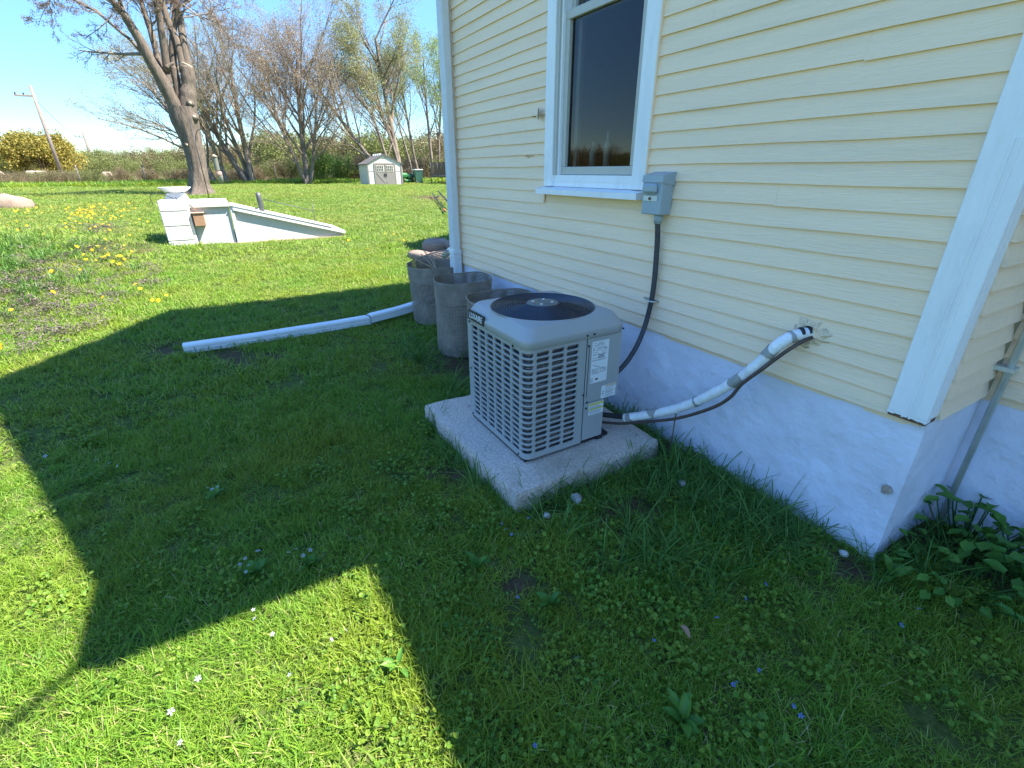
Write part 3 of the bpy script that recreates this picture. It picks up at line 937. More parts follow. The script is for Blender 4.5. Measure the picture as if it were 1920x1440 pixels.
CX, CY = (AX0 + AX1) / 2, (AY0 + AY1) / 2
HXx, HYy = (AX1 - AX0) / 2, (AY1 - AY0) / 2
loops = [(.004, .050, .7365, 0), (.009, .050, .7405, 0), (.0095, .050, .772, 0), (.0088, .050, .779, 0), (.004, .052, .785, 0), (-.022, .056, .831, 0), (-.027, .058, .8365, 0), (-.034, .060, .8395, 0)]
V, F = [], []
angs = [2 * math.pi * k / NA for k in range(NA)]
corner = math.atan2(HYy, HXx)
for off, rc, z, _ in loops:
    for a in angs:
        x, y = rsq(a, HXx + off, HYy + off, rc)
        V.append((CX + x, CY + y, z))
for rr, z in ((.291, .8425), (.287, .8445), (.282, .842), (.279, .80)):
    for a in angs: V.append((CX + rr * math.cos(a), CY + rr * math.sin(a), z))
nl = len(loops) + 4
F = [(k * NA + i, k * NA + (i + 1) % NA, (k + 1) * NA + (i + 1) % NA, (k + 1) * NA + i) for k in range(nl - 1) for i in range(NA)]
cap = MB().add(V, F, True).build('top_cap', M_ACGREY, ac)
# fan guard
gd = MB()
dome = lambda r: .845 + .016 * (1 - (r / .28) ** 2)
for k in range(15):
    r = .09 + k * .0134
    gd.tube([(CX + r * math.cos(a), CY + r * math.sin(a), dome(r)) for a in np.linspace(0, 2 * math.pi, 65)], .0031, 4, False, False)
guard = gd.build('fan_guard', M_NAVY, ac)
sp = MB()
for a0 in (20, 110, 155, 200, 290, 335):
    a = math.radians(a0)
    sp.tube([(CX + r * math.cos(a), CY + r * math.sin(a), dome(r) - .004) for r in (.07, .15, .22, .282)], .003, 5, False, False)
sp.build('guard_spoke', M_NAVY, guard)
hub = MB().lathe([(.0, 0), (.082, 0), (.088, .003), (.088, .006), (.082, .010), (.05, .011), (0, .011)], (CX, CY, .853), 32).build('hub_plate', M_HUB, ac)
MB().box((CX - .04, CY - .012, .8642), (CX + .04, CY + .012, .8655)).build('hub_stamp', M_HUB, hub)
for a0 in (60, 150, 240, 330):
    a = math.radians(a0 - 10)
    MB().lathe([(0, .006), (.005, .006), (.008, .002), (.008, 0)], (CX + .052 * math.cos(a), CY + .052 * math.sin(a), .8635), 10).build('bolt', M_BOLT, hub)
MB().cyl((CX, CY, .66), (0, 0, 1), .075, .18, 20).build('fan_motor', M_DARK, ac)
for k in range(3):
    a0 = k * 2 * math.pi / 3 + .4
    bl = MB()
    P = []
    for i in range(7):
        for j in range(4):
            r = .07 + (.265 - .07) * j / 3
            a = a0 + (i / 6) * (1.2 - .2 * j / 3)
            P.append((CX + r * math.cos(a), CY + r * math.sin(a), .70 + .075 * i / 6))
    bl.add(P, [(i * 4 + j, i * 4 + j + 1, i * 4 + 5 + j, i * 4 + 4 + j) for i in range(6) for j in range(3)], True)
    bl.build('fan_blade', M_DARK, ac)
MB().box((AX0 + .04, AY0 + .04, .60), (AX1 - .045, AY1 - .02, .605)).build('inner_deck', M_DARK, ac)
# screws
for p, ax in ((((AX1 + .010), 1.478, .756), (1, 0, 0)), ((AX1 + .010, 1.522, .757), (1, 0, 0)), ((AX1 + .003, 1.4965, .695), (1, 0, 0)), ((AX1 + .001, 1.481, .42), (1, 0, 0)), ((AX1 + .003, 1.508, .372), (1, 0, 0)), ((AX1 + .001, 1.506, .335), (1, 0, 0)),
              ((AX1 - .12, AY0 - .001, .728), (0, -1, 0)), ((AX0 + .03, AY0 - .001, .728), (0, -1, 0)), ((AX0 + .03, AY0 - .001, .135), (0, -1, 0)), ((AX0 + .03, AY0 - .001, .44), (0, -1, 0)), ((AX1 - .065, AY0 - .001, .136), (0, -1, 0)), ((AX1 + .010, 1.715, .756), (1, 0, 0))):
    MB().cyl(p, ax, .0058, .004, 8).build('screw', M_DARK, ac)


# stickers
def sticker(name, y0, y1, z0, z1, m, parent, x=AX1 + .0042):
    return MB().box((x - .001, y0, z0), (x + .0006, y1, z1)).build(name, m, parent)


XS = AX1 + .0042
l1 = sticker('rating_label', 1.520, 1.632, .478, .712, M_STICK, apo)
ik = MB()
_rr = np.random.default_rng(11)
zz = .702
while zz > .52:
    x = 1.526
    if not (.56 < zz < .60):
        while x < 1.62:
            wd = .004 + _rr.random() * .014
            if _rr.random() < .78 and not (zz > .680 and x > 1.598): ik.box((XS, x, zz - .0012), (XS + .0009, min(x + wd, 1.625), zz + .0012))
            x += wd + .003
    zz -= .0048 + (.006 if _rr.random() < .2 else 0)
for k in range(3): ik.box((XS, 1.565, .632 - k * .008), (XS + .0009, 1.605, .637 - k * .008))
ik.tube([(XS + .0008, 1.532 + .011 * math.cos(a), .496 + .011 * math.sin(a)) for a in np.linspace(.9, 5.6, 14)], .0016, 4)
ik.box((XS, 1.528, .494), (XS + .0009, 1.538, .498))
ik.add([(XS + .0009, 1.53, .585), (XS + .0009, 1.61, .552), (XS + .0009, 1.61, .549), (XS + .0009, 1.53, .582)], [(0, 3, 2, 1)])
ik.build('print', M_INK, l1)
MB().box((XS, 1.553, .492), (XS + .0009, 1.572, .503)).build('print', M_RINK, l1)
l2 = sticker('warning_label', 1.604, 1.706, .371, .446, M_STICK, apo)
ik = MB()
for k, zz in enumerate(np.linspace(.434, .380, 8)):
    ik.box((XS, 1.632, zz - (.0022 if k in (4,) else .001)), (XS + .0009, 1.700 - .012 * (k % 3), zz + .001))
ik.box((XS, 1.612, .410), (XS + .0009, 1.624, .414)); ik.box((XS, 1.610, .396), (XS + .0009, 1.620, .404)); ik.box((XS, 1.616, .386), (XS + .0009, 1.621, .391))
ik.build('print', M_INK, l2)
MB().box((XS, 1.630, .4385), (XS + .0009, 1.704, .4445)).build('print', M_OSTICK, l2)
XS2 = AX1 + .0022
l3 = sticker('yellow_warning_label', 1.526, 1.628, .284, .355, M_STICK, lp_, XS2)
MB().box((XS2, 1.527, .340), (XS2 + .0009, 1.627, .354)).box((XS2, 1.527, .312), (XS2 + .0009, 1.627, .322)).build('print', M_YSTICK, l3)
ik = MB()
for zz in (.347, .334, .329, .324, .317, .307, .302, .297, .291):
    ik.box((XS2 + .0002, 1.532, zz - .0008), (XS2 + .0012, 1.600 + .02 * _rr.random(), zz + .0008))
ik.build('print', M_INK, l3)

# name badge on the bevelled cap, lettering as mesh
bd = Matrix.Translation((0, 0, 0))
b0, b1, b2 = Vector((-2.376, AY0 - .0125, .752)), Vector((-2.186, AY0 - .0125, .752)), Vector((-2.376, AY0 - .0090, .806))
ex, ez = (b1 - b0), (b2 - b0)
nrm = ex.cross(ez).normalized()


def slab(u0, u1, v0, v1, d0, d1):
    q = [b0 + ex * u + ez * v for u, v in ((u0, v0), (u1, v0), (u1, v1), (u0, v1))]
    return [tuple(p + nrm * d0) for p in q] + [tuple(p + nrm * d1) for p in q]


badge = MB().hexa(slab(0, 1, 0, 1, -.004, .0022)).build('badge', M_DARK, ac)
fc = bpy.data.curves.new('lettering', 'FONT')
fc.body = 'LUXAIRE'
fc.size = 1
fc.offset = 0
fc.extrude = .01
fc.shear = .18
fc.resolution_u = 3
fo = bpy.data.objects.new('lettering_source', fc)
COL.objects.link(fo)
dg = bpy.context.evaluated_depsgraph_get()
me = bpy.data.meshes.new_from_object(fo.evaluated_get(dg))
bpy.data.objects.remove(fo)
co = np.array([v.co[:] for v in me.vertices])
mn, mx = co.min(0), co.max(0)
off = root_loc(badge)
for v in me.vertices:
    u = .09 + .82 * (v.co.x - mn[0]) / (mx[0] - mn[0]); vv = .20 + .60 * (v.co.y - mn[1]) / (mx[1] - mn[1])
    d = .0022 + .0012 * (v.co.z - mn[2]) / (mx[2] - mn[2] + 1e-9)
    v.co = b0 + ex * u + ez * vv + nrm * d - off
me.materials.clear(); me.materials.append(mat('white_lettering', (.8, .82, .85), .4))
lo_ = bpy.data.objects.new('lettering', me)
COL.objects.link(lo_)
lo_.parent = badge


# ------------------------------------------------------------------ wire baskets
def basket(cx, cy, r0, r1, h, label, fold, raise_=0., lean=(0, 0), fill=.45):
    t = thing('wire_mesh_basket', label, 'wire basket', (cx, cy, 0), 'wire mesh baskets by the foundation')
    nA, b = 72, MB()
    ring = lambda z, k=1.: [(cx + lean[0] * z / h + (r0 + (r1 - r0) * z / h) * k * math.cos(a) * (1 + .02 * math.sin(2 * a + cx)), cy + lean[1] * z / h + (r0 + (r1 - r0) * z / h) * k * math.sin(a), z) for a in np.linspace(0, 2 * math.pi, nA + 1)]
    zs = np.arange(.01, h, .0125)
    wd = .0062
    for z in zs:
        A, B = ring(z), ring(z + wd)
        b.add(A + B, [(i, i + 1, nA + 2 + i, nA + 1 + i) for i in range(nA)])
    nv = 110
    for a in np.linspace(0, 2 * math.pi, nv, endpoint=False):
        da = .0035 / r0
        P = []
        for z in (0, h * .5, h):
            rr = r0 + (r1 - r0) * z / h - .0005
            for aa in (a - da, a + da):
                P.append((cx + lean[0] * z / h + rr * math.cos(aa) * (1 + .02 * math.sin(2 * aa + cx)), cy + lean[1] * z / h + rr * math.sin(aa), z))
        b.add(P, [(0, 1, 3, 2), (2, 3, 5, 4)])
    b.build('wire_mesh', M_MESH, t)
    # folded-over top band, its upper and lower edge uneven
    f = MB()
    lowz = lambda a: h - fold * (1 + .12 * math.sin(a * 2 + cx) + .06 * math.sin(5 * a))
    hiz = lambda a: h + .012 * math.sin(3 * a + cy) + raise_ * max(0, math.cos(a - 2.4)) ** 1.5
    aa = np.linspace(0, 2 * math.pi, nA + 1)
    NB = 14
    P = []
    for k in range(NB + 1):
        for a in aa:
            z = lowz(a) + (hiz(a) - lowz(a)) * k / NB
            rr = (r0 + (r1 - r0) * z / h) + .006
            P.append((cx + lean[0] * z / h + rr * math.cos(a) * (1 + .02 * math.sin(2 * a + cx)), cy + lean[1] * z / h + rr * math.sin(a), z))
    Q, FF = [], []
    fr = .72
    for k in range(NB):
        s0 = len(Q)
        A = P[k * (nA + 1):(k + 1) * (nA + 1)]; B = P[(k + 1) * (nA + 1):(k + 2) * (nA + 1)]
        Q += A + [tuple(np.array(p) + (np.array(q) - np.array(p)) * fr) for p, q in zip(A, B)]
        FF += [(s0 + i, s0 + i + 1, s0 + nA + 2 + i, s0 + nA + 1 + i) for i in range(nA)]
    f.add(Q, FF)
    fb = f.build('folded_rim', M_MESH, t)
    MB().tube(P[-(nA + 1):], .004, 5, False).build('rim_wire', M_MESH, fb)
    MB().tube(P[:nA + 1], .003, 5, False).build('rim_wire', M_MESH, fb)
    # dead leaves inside
    V, Fq = [], []
    r_ = np.random.default_rng(int(cx * -100))
    for _ in range(900):
        a, rr = r_.random() * 6.283, math.sqrt(r_.random()) * (r0 - .02)
        z = h * fill * r_.random() ** .35 + r_.random() * .03
        p = np.array([cx + lean[0] * z / h + rr * math.cos(a), cy + lean[1] * z / h + rr * math.sin(a), z])
        d1 = r_.normal(0, 1, 3); d1 /= np.linalg.norm(d1); d2 = np.cross(d1, r_.normal(0, 1, 3)); d2 /= np.linalg.norm(d2)
        s = .018 + .02 * r_.random()
        k = len(V)
        V += [p - d1 * s, p + d2 * s * .6, p + d1 * s, p - d2 * s * .6]
        Fq.append((k, k + 1, k + 2, k + 3))
    lf = npmesh('leaf_litter', V, np.array(Fq), M_LITTER, t)
    lf['kind'] = 'stuff'
    return t


b1 = basket(-4.86, 1.90, .27, .29, .60, 'wide wire mesh basket by the downspout with raised back edge and sticks inside', .15, .10, (0, 0), .8)
b2 = basket(-3.83, 1.72, .235, .25, .655, 'tall narrow wire mesh basket standing in front of the wide one', .16, 0, (.02, .02), .62)
b3 = basket(-3.14, 1.76, .26, .27, .625, 'wire mesh basket mostly hidden behind the air conditioner', .15, 0, (0, 0), .7)
sk = MB()
for a, b_ in (((-4.76, 1.92, .36), (-5.10, 1.84, .68)), ((-4.72, 1.82, .38), (-5.14, 1.98, .66)), ((-4.80, 2.0, .38), (-4.98, 1.72, .66)), ((-4.74, 1.88, .42), (-5.16, 1.90, .70))):
    sk.tube(spline([a, (np.array(a) + np.array(b_)) / 2 + np.array([.02, .03, .02]), b_], 6), [.012, .011, .010, .009, .008, .006], 6)
st_ = tag(sk.build('stick_bundle', mat('tan_stick', (.35, .24, .15), .8, .2, 20)), 'few tan sticks lying in the wide wire basket', 'sticks')
st_['kind'] = 'stuff'

# ------------------------------------------------------------------ downspout extension on the lawn
ext = thing('downspout_extension', 'long white ribbed downspout pipe lying across the lawn with a kink', 'downspout', (-5.05, .3, 0))


def ribpipe(P, w_, h_):
    """rounded rectangular pipe with ribs, along P"""
    prof = []
    for (x, z) in ((-.5, 0), (-.5, .15), (-.46, .22), (-.5, .29), (-.5, .42), (-.46, .5), (-.5, .57), (-.5, .8), (-.42, .95), (-.3, 1), (-.12, 1), (-.06, .96), (0, 1), (.12, 1), (.3, 1), (.42, .95), (.5, .8), (.5, .57), (.46, .5), (.5, .42), (.5, .15), (.5, 0)):
        prof.append((x * w_, z * h_))
    P = np.array(P, float)
    T = np.gradient(P, axis=0)
    V = []
    for p, t in zip(P, T):
        s = np.array([-t[1], t[0], 0]); s /= np.linalg.norm(s)
        for x, z in prof: V.append(p + s * x + np.array([0, 0, z]))
    n_ = len(prof)
    F = [(i * n_ + j, i * n_ + (j + 1) % n_, (i + 1) * n_ + (j + 1) % n_, (i + 1) * n_ + j) for i in range(len(P) - 1) for j in range(n_)]
    F += [tuple(range(n_))[::-1]] if False else []
    return MB().add(V, F)


ribpipe([(-5.075, -.52, -.006), (-5.06, .1, -.003), (-5.045, .8, .008), (-5.04, 1.13, .018), (-5.045, 1.17, .012)], .105, .085).build('long_section', M_GUTTER, ext)
ribpipe([(-5.045, 1.172, .022), (-5.055, 1.21, .03), (-5.10, 1.5, .045), (-5.20, 1.86, .07), (-5.15, 2.1, .10)], .105, .085).build('short_section', M_GUTTER, ext)

# service cable from the eave corner, its soft shadow crosses the lawn
_a, _b = TO([-.06, 1.53, 3.88]), TO([2.55, -1.35, 3.9])
tag(MB().tube([tuple(_a + (_b - _a) * t - TO([0, 0, .10 * t * (1 - t)])) for t in np.linspace(0, 1.8, 12)], .015, 8).build('service_cable', M_CONDUIT), 'dark service cable running out from the house eave above the lawn', 'cable')

# flat stones at the house corner
for k, (x, y, sx, sy, sz, rot, lab) in enumerate((
        (-8.25, 3.05, .52, .15, .09, .25, 'long tan stone lying nearest the wide wire basket'),
        (-8.95, 3.55, .36, .26, .15, -.4, 'rounded tan boulder behind the flat stones at the house corner'),
        (-7.75, 3.25, .36, .26, .14, .5, 'thick tan stone against the house corner under the outlet tube'),
        (-8.6, 3.95, .4, .3, .16, .8, 'tan stone slab half hidden by the white downspout'))):
    r_ = np.random.default_rng(40 + k)
    V, F = [], []
    nu, nv_ = 14, 7
    for j in range(nv_ + 1):
        th = math.pi * j / nv_
        for i in range(nu):
            ph = 2 * math.pi * i / nu
            d = np.array([math.sin(th) * math.cos(ph), math.sin(th) * math.sin(ph), math.cos(th)])
            d = np.sign(d) * np.abs(d) ** .7 * (1 + .10 * math.sin(3 * ph + k) * math.sin(th) + r_.normal(0, .03))
            p = d * np.array([sx, sy, sz])
            V.append((x + p[0] * math.cos(rot) - p[1] * math.sin(rot), y + p[0] * math.sin(rot) + p[1] * math.cos(rot), tz(x, y) + sz * .45 + p[2]))
    F = [(j * nu + i, (j + 1) * nu + i, (j + 1) * nu + (i + 1) % nu, j * nu + (i + 1) % nu) for j in range(nv_) for i in range(nu)]
    tag(MB().add(V, F, True).build('stone', M_STONE), lab, 'stone', 'stones at the house corner')

# dry twig stuck in the ground by the foundation
tag(MB().tube(spline([(-1.62, 2.04, -.03), (-1.617, 2.045, .10), (-1.622, 2.05, .20), (-1.615, 2.052, .27)], 10), .0045, 6).build('dry_twig', M_BARK3), 'thin dark dry twig standing upright by the white foundation', 'twig')

# ------------------------------------------------------------------ cellar entrance
ce = thing('cellar_entrance', 'white painted sloping cellar entrance with block pillar on the lawn', 'cellar entrance', (-11.5, 0, .15))
PX0, PX1, PY0, PY1 = -11.95, -11.36, -.90, -.48
zb = [.12, .30, .565, .83, 1.025]
for k in range(4):
    MB().bev((PX0, PY0, zb[k] + .006), (PX1, PY1, zb[k + 1] - .006), .010).build('block', M_BLOCK, ce)
MB().box((PX0 + .01, PY0 + .01, .1), (PX1 - .012, PY1 - .01, 1.015)).build('mortar', M_GBLOCK, ce)
MB().bev((-11.98, PY1 + .002, .14), (-11.43, PY1 + .055, .985), .006).build('edge_board', M_CWHITE, ce)
# head house wall + slope
MB().bev((-12.9, PY1 + .06, .16), (-11.52, .235, .875), .006).build('head_wall', M_STUCCO, ce)
MB().bev((-12.95, PY1 + .058, .878), (-11.46, .245, .972), .008).build('head_cap', M_CWHITE, ce)
MB().bev((-11.60, .250, .16), (-11.47, .315, .93), .006).build('corner_trim', M_CWHITE, ce)
wl = MB()
ya, yb_, za, zb_ = .318, 2.34, .795, .245
wl.hexa([(-12.8, ya, .165), (-11.52, ya, .165), (-11.52, yb_, .165), (-12.8, yb_, .165), (-12.8, ya, za), (-11.52, ya, za), (-11.52, yb_, zb_), (-12.8, yb_, zb_)])
wl.build('sloping_wall', M_STUCCO, ce)
dr = MB()
sl_ = (zb_ - za) / (yb_ - ya)
yd0, yd1 = .30, 2.40
z_at = lambda y: za + sl_ * (y - ya) + .008
dr.hexa([(-12.85, yd0, z_at(yd0)), (-11.45, yd0, z_at(yd0)), (-11.45, yd1, z_at(yd1)), (-12.85, yd1, z_at(yd1)), (-12.85, yd0, z_at(yd0) + .085), (-11.45, yd0, z_at(yd0) + .085), (-11.45, yd1, z_at(yd1) + .06), (-12.85, yd1, z_at(yd1) + .06)])
door = dr.build('sloping_door', M_CWHITE, ce)
MB().hexa([(-12.0, yd0 - .03, z_at(yd0) + .087), (-11.44, yd0 - .03, z_at(yd0) + .087), (-11.44, yd1 - .25, z_at(yd1 - .25) + .075), (-12.0, yd1 - .25, z_at(yd1 - .25) + .075),
           (-12.0, yd0 - .03, z_at(yd0) + .105), (-11.44, yd0 - .03, z_at(yd0) + .105), (-11.44, yd1 - .25, z_at(yd1 - .25) + .09), (-12.0, yd1 - .25, z_at(yd1 - .25) + .09)]).build('door_batten', M_CWHITE, door)
MB().box((-11.55, -.42, .150), (-11.46, 2.40, .190)).build('sill_beam', M_SILLW, ce)
for y0_ in (1.62, 2.02):
    MB().bev((-11.75, y0_, .05), (-11.50, y0_ + .38, .134), .006).build('footing_block', M_GBLOCK, ce)
la = MB()
P = []
ybar = .83
for i in range(9):
    t = i / 8
    z = z_at(ybar) + .06 + .40 * t
    x = -11.62 + .05 * math.sin(t * 2.6)
    wdt = .05 if i < 8 else .03
    P += [(x, ybar - wdt - .015 * t, z), (x, ybar + wdt - .015 * t, z), (x - .02, ybar + wdt - .015 * t, z), (x - .02, ybar - wdt - .015 * t, z)]
la.add(P, [(i * 4 + j, i * 4 + (j + 1) % 4, i * 4 + 4 + (j + 1) % 4, i * 4 + 4 + j) for i in range(8) for j in range(4)] + [(32, 33, 34, 35), (3, 2, 1, 0)], True)
arm = la.build('lift_arm', M_STEEL, ce)
MB().tube([(-11.64, .90, .985), (-11.64, 1.82, .73)], .009, 6).build('rod', M_STEEL, arm)
MB().tube([(-11.64, 1.83, .45), (-11.64, 1.84, .88)], .007, 6).build('rod', M_STEEL, arm)
MB().box((-11.62, .70, .80), (-11.58, .76, .83)).build('door_pull', M_STEEL, door)
bx = thing('brown_box', 'small brown wooden box hung on the white cellar wall beside the block pillar', 'box', (-11.4, -.35, .6))
MB().bev((-11.515, -.40, .55), (-11.36, -.22, .78), .006).build('body', M_BROWN, bx)
MB().bev((-11.53, -.42, .782), (-11.34, -.20, .80), .004).build('lid', mat('pale_brown_wood', (.42, .27, .19), .7, .15, 20), bx)
MB().tube([(-11.44, -.31, .80), (-11.45, -.36, .90), (-11.46, -.42, .95)], .006, 5).build('hanger', M_BROWN, bx)
bb = thing('birdbath', 'shallow white bowl on a white tapered pedestal beside the block pillar', 'birdbath', (-12.2, -.62, 1.0))
MB().hexa([(-12.36, -.86, .92), (-11.97, -.86, .92), (-11.97, -.38, .92), (-12.36, -.38, .92), (-12.3, -.76, 1.13), (-12.05, -.76, 1.13), (-12.05, -.46, 1.13), (-12.3, -.46, 1.13)]).build('pedestal', M_CWHITE, bb)
MB().lathe([(.0, .0), (.13, .0), (.20, .03), (.27, .085), (.285, .10), (.27, .10), (.19, .05), (0, .03)], (-12.17, -.61, 1.132), 28).build('bowl', M_CWHITE, bb)
tag(MB().tube(spline([(-11.5, -.98, .95), (-11.5, -.99, 1.10), (-11.5, -.90, 1.15), (-11.48, -.75, 1.11), (-11.45, -.64, 1.06), (-11.44, -.58, 1.02), (-11.44, -.60, 1.08)], 24), .006, 5).build('bent_wire', M_DARK), 'thin black bent wire curling over the top of the white block pillar', 'wire')


# ------------------------------------------------------------------ trees
def unit(v):
    return v / (np.linalg.norm(v) + 1e-9)


def tubes_np(branches, sides):
    """branches: list of (pts, radii) with any length; one joined mesh"""
    V, F = [], []
    base = 0
    a = np.arange(sides) * 2 * math.pi / sides
    ca, sa = np.cos(a)[:, None], np.sin(a)[:, None]
    for P, R in branches:
        m = len(P)
        T = unit(P[-1] - P[0])
        A = unit(np.cross(T, [.3, .2, 1.] if abs(T[2]) < .9 else [1., .1, 0]))
        B = np.cross(T, A)
        ring = (ca * A + sa * B)
        V.append((P[:, None, :] + R[:, None, None] * ring[None]).reshape(-1, 3))
        i = (np.arange(m - 1) * sides)[:, None]; j = np.arange(sides)[None]
        F.append((base + np.stack([i + j, i + (j + 1) % sides, i + sides + (j + 1) % sides, i + sides + j], -1)).reshape(-1, 4))
        base += m * sides
    return np.vstack(V), np.vstack(F)


def grow(r_, p, d, L, r, lev, cfg, out):
    n = cfg['seg'][lev]
    pts = [p]; d = unit(d)
    for k in range(n):
        d = unit(d + r_.normal(0, cfg['wob'][lev], 3) + np.array([0, 0, cfg['up'][lev]]) + cfg.get('wind', np.zeros(3)))
        p = p + d * L / n
        pts.append(p)
    pts = np.array(pts)
    rad = r * (1 - (1 - cfg['tip'][lev]) * np.linspace(0, 1, n + 1))
    out[lev].append((pts, rad))
    if lev + 1 < len(cfg['n']):
        c = cfg['n'][lev + 1]
        t0 = cfg['t0'][lev]
        for k in range(c):
            t = t0 + (1 - t0) * (k + r_.random()) / c
            i = min(int(t * n), n - 1); f = t * n - i
            q = pts[i] * (1 - f) + pts[i + 1] * f
            dd = unit(pts[i + 1] - pts[i])
            az = r_.random() * 6.283
            A = unit(np.cross(dd, [.1, .2, 1.] if abs(dd[2]) < .95 else [1., 0, 0])); B = np.cross(dd, A)
            sp = math.radians(cfg['ang'][lev] * (.7 + .6 * r_.random()))
            nd = dd * math.cos(sp) + (A * math.cos(az) + B * math.sin(az)) * math.sin(sp)
            grow(r_, q, nd, L * cfg['len'][lev] * (.65 + .6 * r_.random()) * (1.15 - .55 * t), max(rad[i] * cfg['rr'][lev], cfg['rmin']), lev + 1, cfg, out)


def leaf_quads(r_, centres, per, spread, size, flat=0.):
    n = len(centres) * per
    C = np.repeat(centres, per, 0) + r_.normal(0, spread, (n, 3))
    d1 = r_.normal(0, 1, (n, 3)); d1 /= np.linalg.norm(d1, axis=1)[:, None]
    d2 = np.cross(d1, r_.normal(0, 1, (n, 3))); d2 /= np.linalg.norm(d2, axis=1)[:, None] + 1e-9
    s = size * (.6 + .8 * r_.random((n, 1)))
    V = np.stack([C - d1 * s, C + d2 * s * .55, C + d1 * s, C - d2 * s * .55], 1).reshape(-1, 3)
    F = np.arange(n * 4).reshape(-1, 4)
    rnd = np.repeat(np.clip(r_.normal(.5, .2, n), 0, 1), 4)
    return V, F, rnd


def tree(label, x, y, seed, cfg, stems, leafm=None, per=2, lsize=.05, spread=.12, bark=None, cat='tree', group='bare spring trees along the far lawn edge', name='tree', keep=1.):
    z = tz(x, y)
    t = thing(name, label, cat, (x, y, z), group)
    r_ = np.random.default_rng(seed)
    out = [[] for _ in cfg['n']]
    for (dx, dy, dirv, L, r) in stems:
        grow(r_, np.array([x + dx, y + dy, z - .1]), np.array(dirv, float), L, r, 0, cfg, out)
    V, F = tubes_np(out[0], 8)
    npmesh('trunk', V, F, bark or M_BARK3, t, smooth_=True)
    big = [b for l in out[1:2] for b in l]
    tw = [b for l in out[2:] for b in l]
    V, F = tubes_np(big, 5)
    n0 = len(V)
    V2, F2 = tubes_np(tw, 3)
    cr = npmesh('crown', np.vstack([V, V2]), np.vstack([F, F2 + n0]), bark or M_BARK2, t, smooth_=True)
    if leafm:
        ends = np.array([b[0][k] for b in out[-1] for k in (-1, len(b[0]) // 2)])
        if keep < 1: ends = ends[r_.random(len(ends)) < keep]
        V, F, rn = leaf_quads(r_, ends, per, spread, lsize)
        npmesh('foliage', V, F, leafm, cr, rnd=rn)
    return t


BROOM = dict(n=[1, 11, 7, 6, 3], seg=[5, 5, 4, 3, 2], wob=[.05, .07, .09, .1, .12], up=[.03, .10, .06, .03, .02], tip=[.35, .3, .3, .4, .5],
             t0=[.22, .25, .2, .15], ang=[36, 32, 32, 34], len=[.78, .50, .50, .55], rr=[.5, .5, .5, .6], rmin=.0045)


def mod(c, **k):
    d = dict(c); d.update(k); return d


TO = np.array
# left-sweeping thin tree behind the big trunk
tree('bare tree with fine branches sweeping out behind the big trunk', -37.0, .4, 21, mod(BROOM, wind=TO([0, -.07, 0]), n=[1, 13, 9, 7, 3], up=[.03, .02, .02, .0, 0], t0=[.12, .2, .2, .15], ang=[42, 34, 34, 34]),
     [(0, 0, (0, -.25, 1), 5.6, .16), (.5, .6, (0, .05, 1), 6.6, .15)], M_LEAFA, 1, .035, .1)
tree('bare multi stemmed tree forking low beside the big trunk', -36.9, 2.25, 22, BROOM, [(0, 0, (0, -.38, 1), 6.2, .2), (.2, .2, (0, .02, 1), 6.5, .2), (-.3, .1, (.2, -.18, 1), 6.4, .14)], M_LEAFA, 1, .030, .1)
tree('rounded bare tree with brown buds between the forked tree and the shed', -35.57, 5.54, 23, mod(BROOM, n=[1, 15, 9, 7, 3], t0=[.22, .2, .2, .15], len=[.82, .50, .5, .55]), [(0, 0, (0, .02, 1), 7.0, .19), (.1, -.1, (.1, -.35, 1), 5.6, .12), (.1, .1, (.1, .32, 1), 5.8, .12)], M_BUD, 3, .028, .14)
tree('bare tree leaning sideways over the shed roof', -34.3, 10.4, 24, mod(BROOM, n=[1, 10, 7, 6, 3], wind=TO([0, -.02, 0]), t0=[.3, .2, .2, .15]), [(0, 0, (-.1, -.62, 1), 6.4, .17), (.3, .3, (0, -.1, 1), 4.5, .12)], M_LEAFA, 1, .028, .12)
tree('tall willow like tree with pale green leaves behind the shed', -36.06, 12.0, 25, mod(BROOM, n=[1, 13, 8, 7, 3], t0=[.35, .25, .2, .15], up=[.03, .06, .03, -.01, -.04], len=[.62, .5, .5, .6]), [(0, 0, (0, -.10, 1), 8.6, .24), (.1, .1, (.1, -.30, 1), 7.4, .15)], M_LEAFA, 4, .036, .16)
tree('slender multi stemmed tree with fresh green leaves next to the house edge', -39.2, 14.6, 26, mod(BROOM, n=[1, 8, 6, 6, 3], t0=[.3, .25, .2, .15], ang=[26, 30, 32, 34], len=[.48, .5, .5, .55]), [(0, 0, (0, -.05, 1), 8.2, .13), (.4, .9, (0, .02, 1), 8.4, .13), (-.2, 1.6, (0, .10, 1), 7.8, .12), (.2, -.6, (0, -.16, 1), 7.0, .10), (.2, 2.5, (0, .1, 1), 8, .12)], M_LEAFB, 4, .038, .18)
tree('slender leafing tree partly hidden behind the house corner', -40.5, 18.5, 27, mod(BROOM, n=[1, 8, 6, 6, 3], ang=[26, 30, 32, 34], len=[.48, .5, .5, .55]), [(0, 0, (0, 0, 1), 8.5, .14), (0, 1.2, (0, .05, 1), 8, .14)], M_LEAFB, 5, .045, .18)


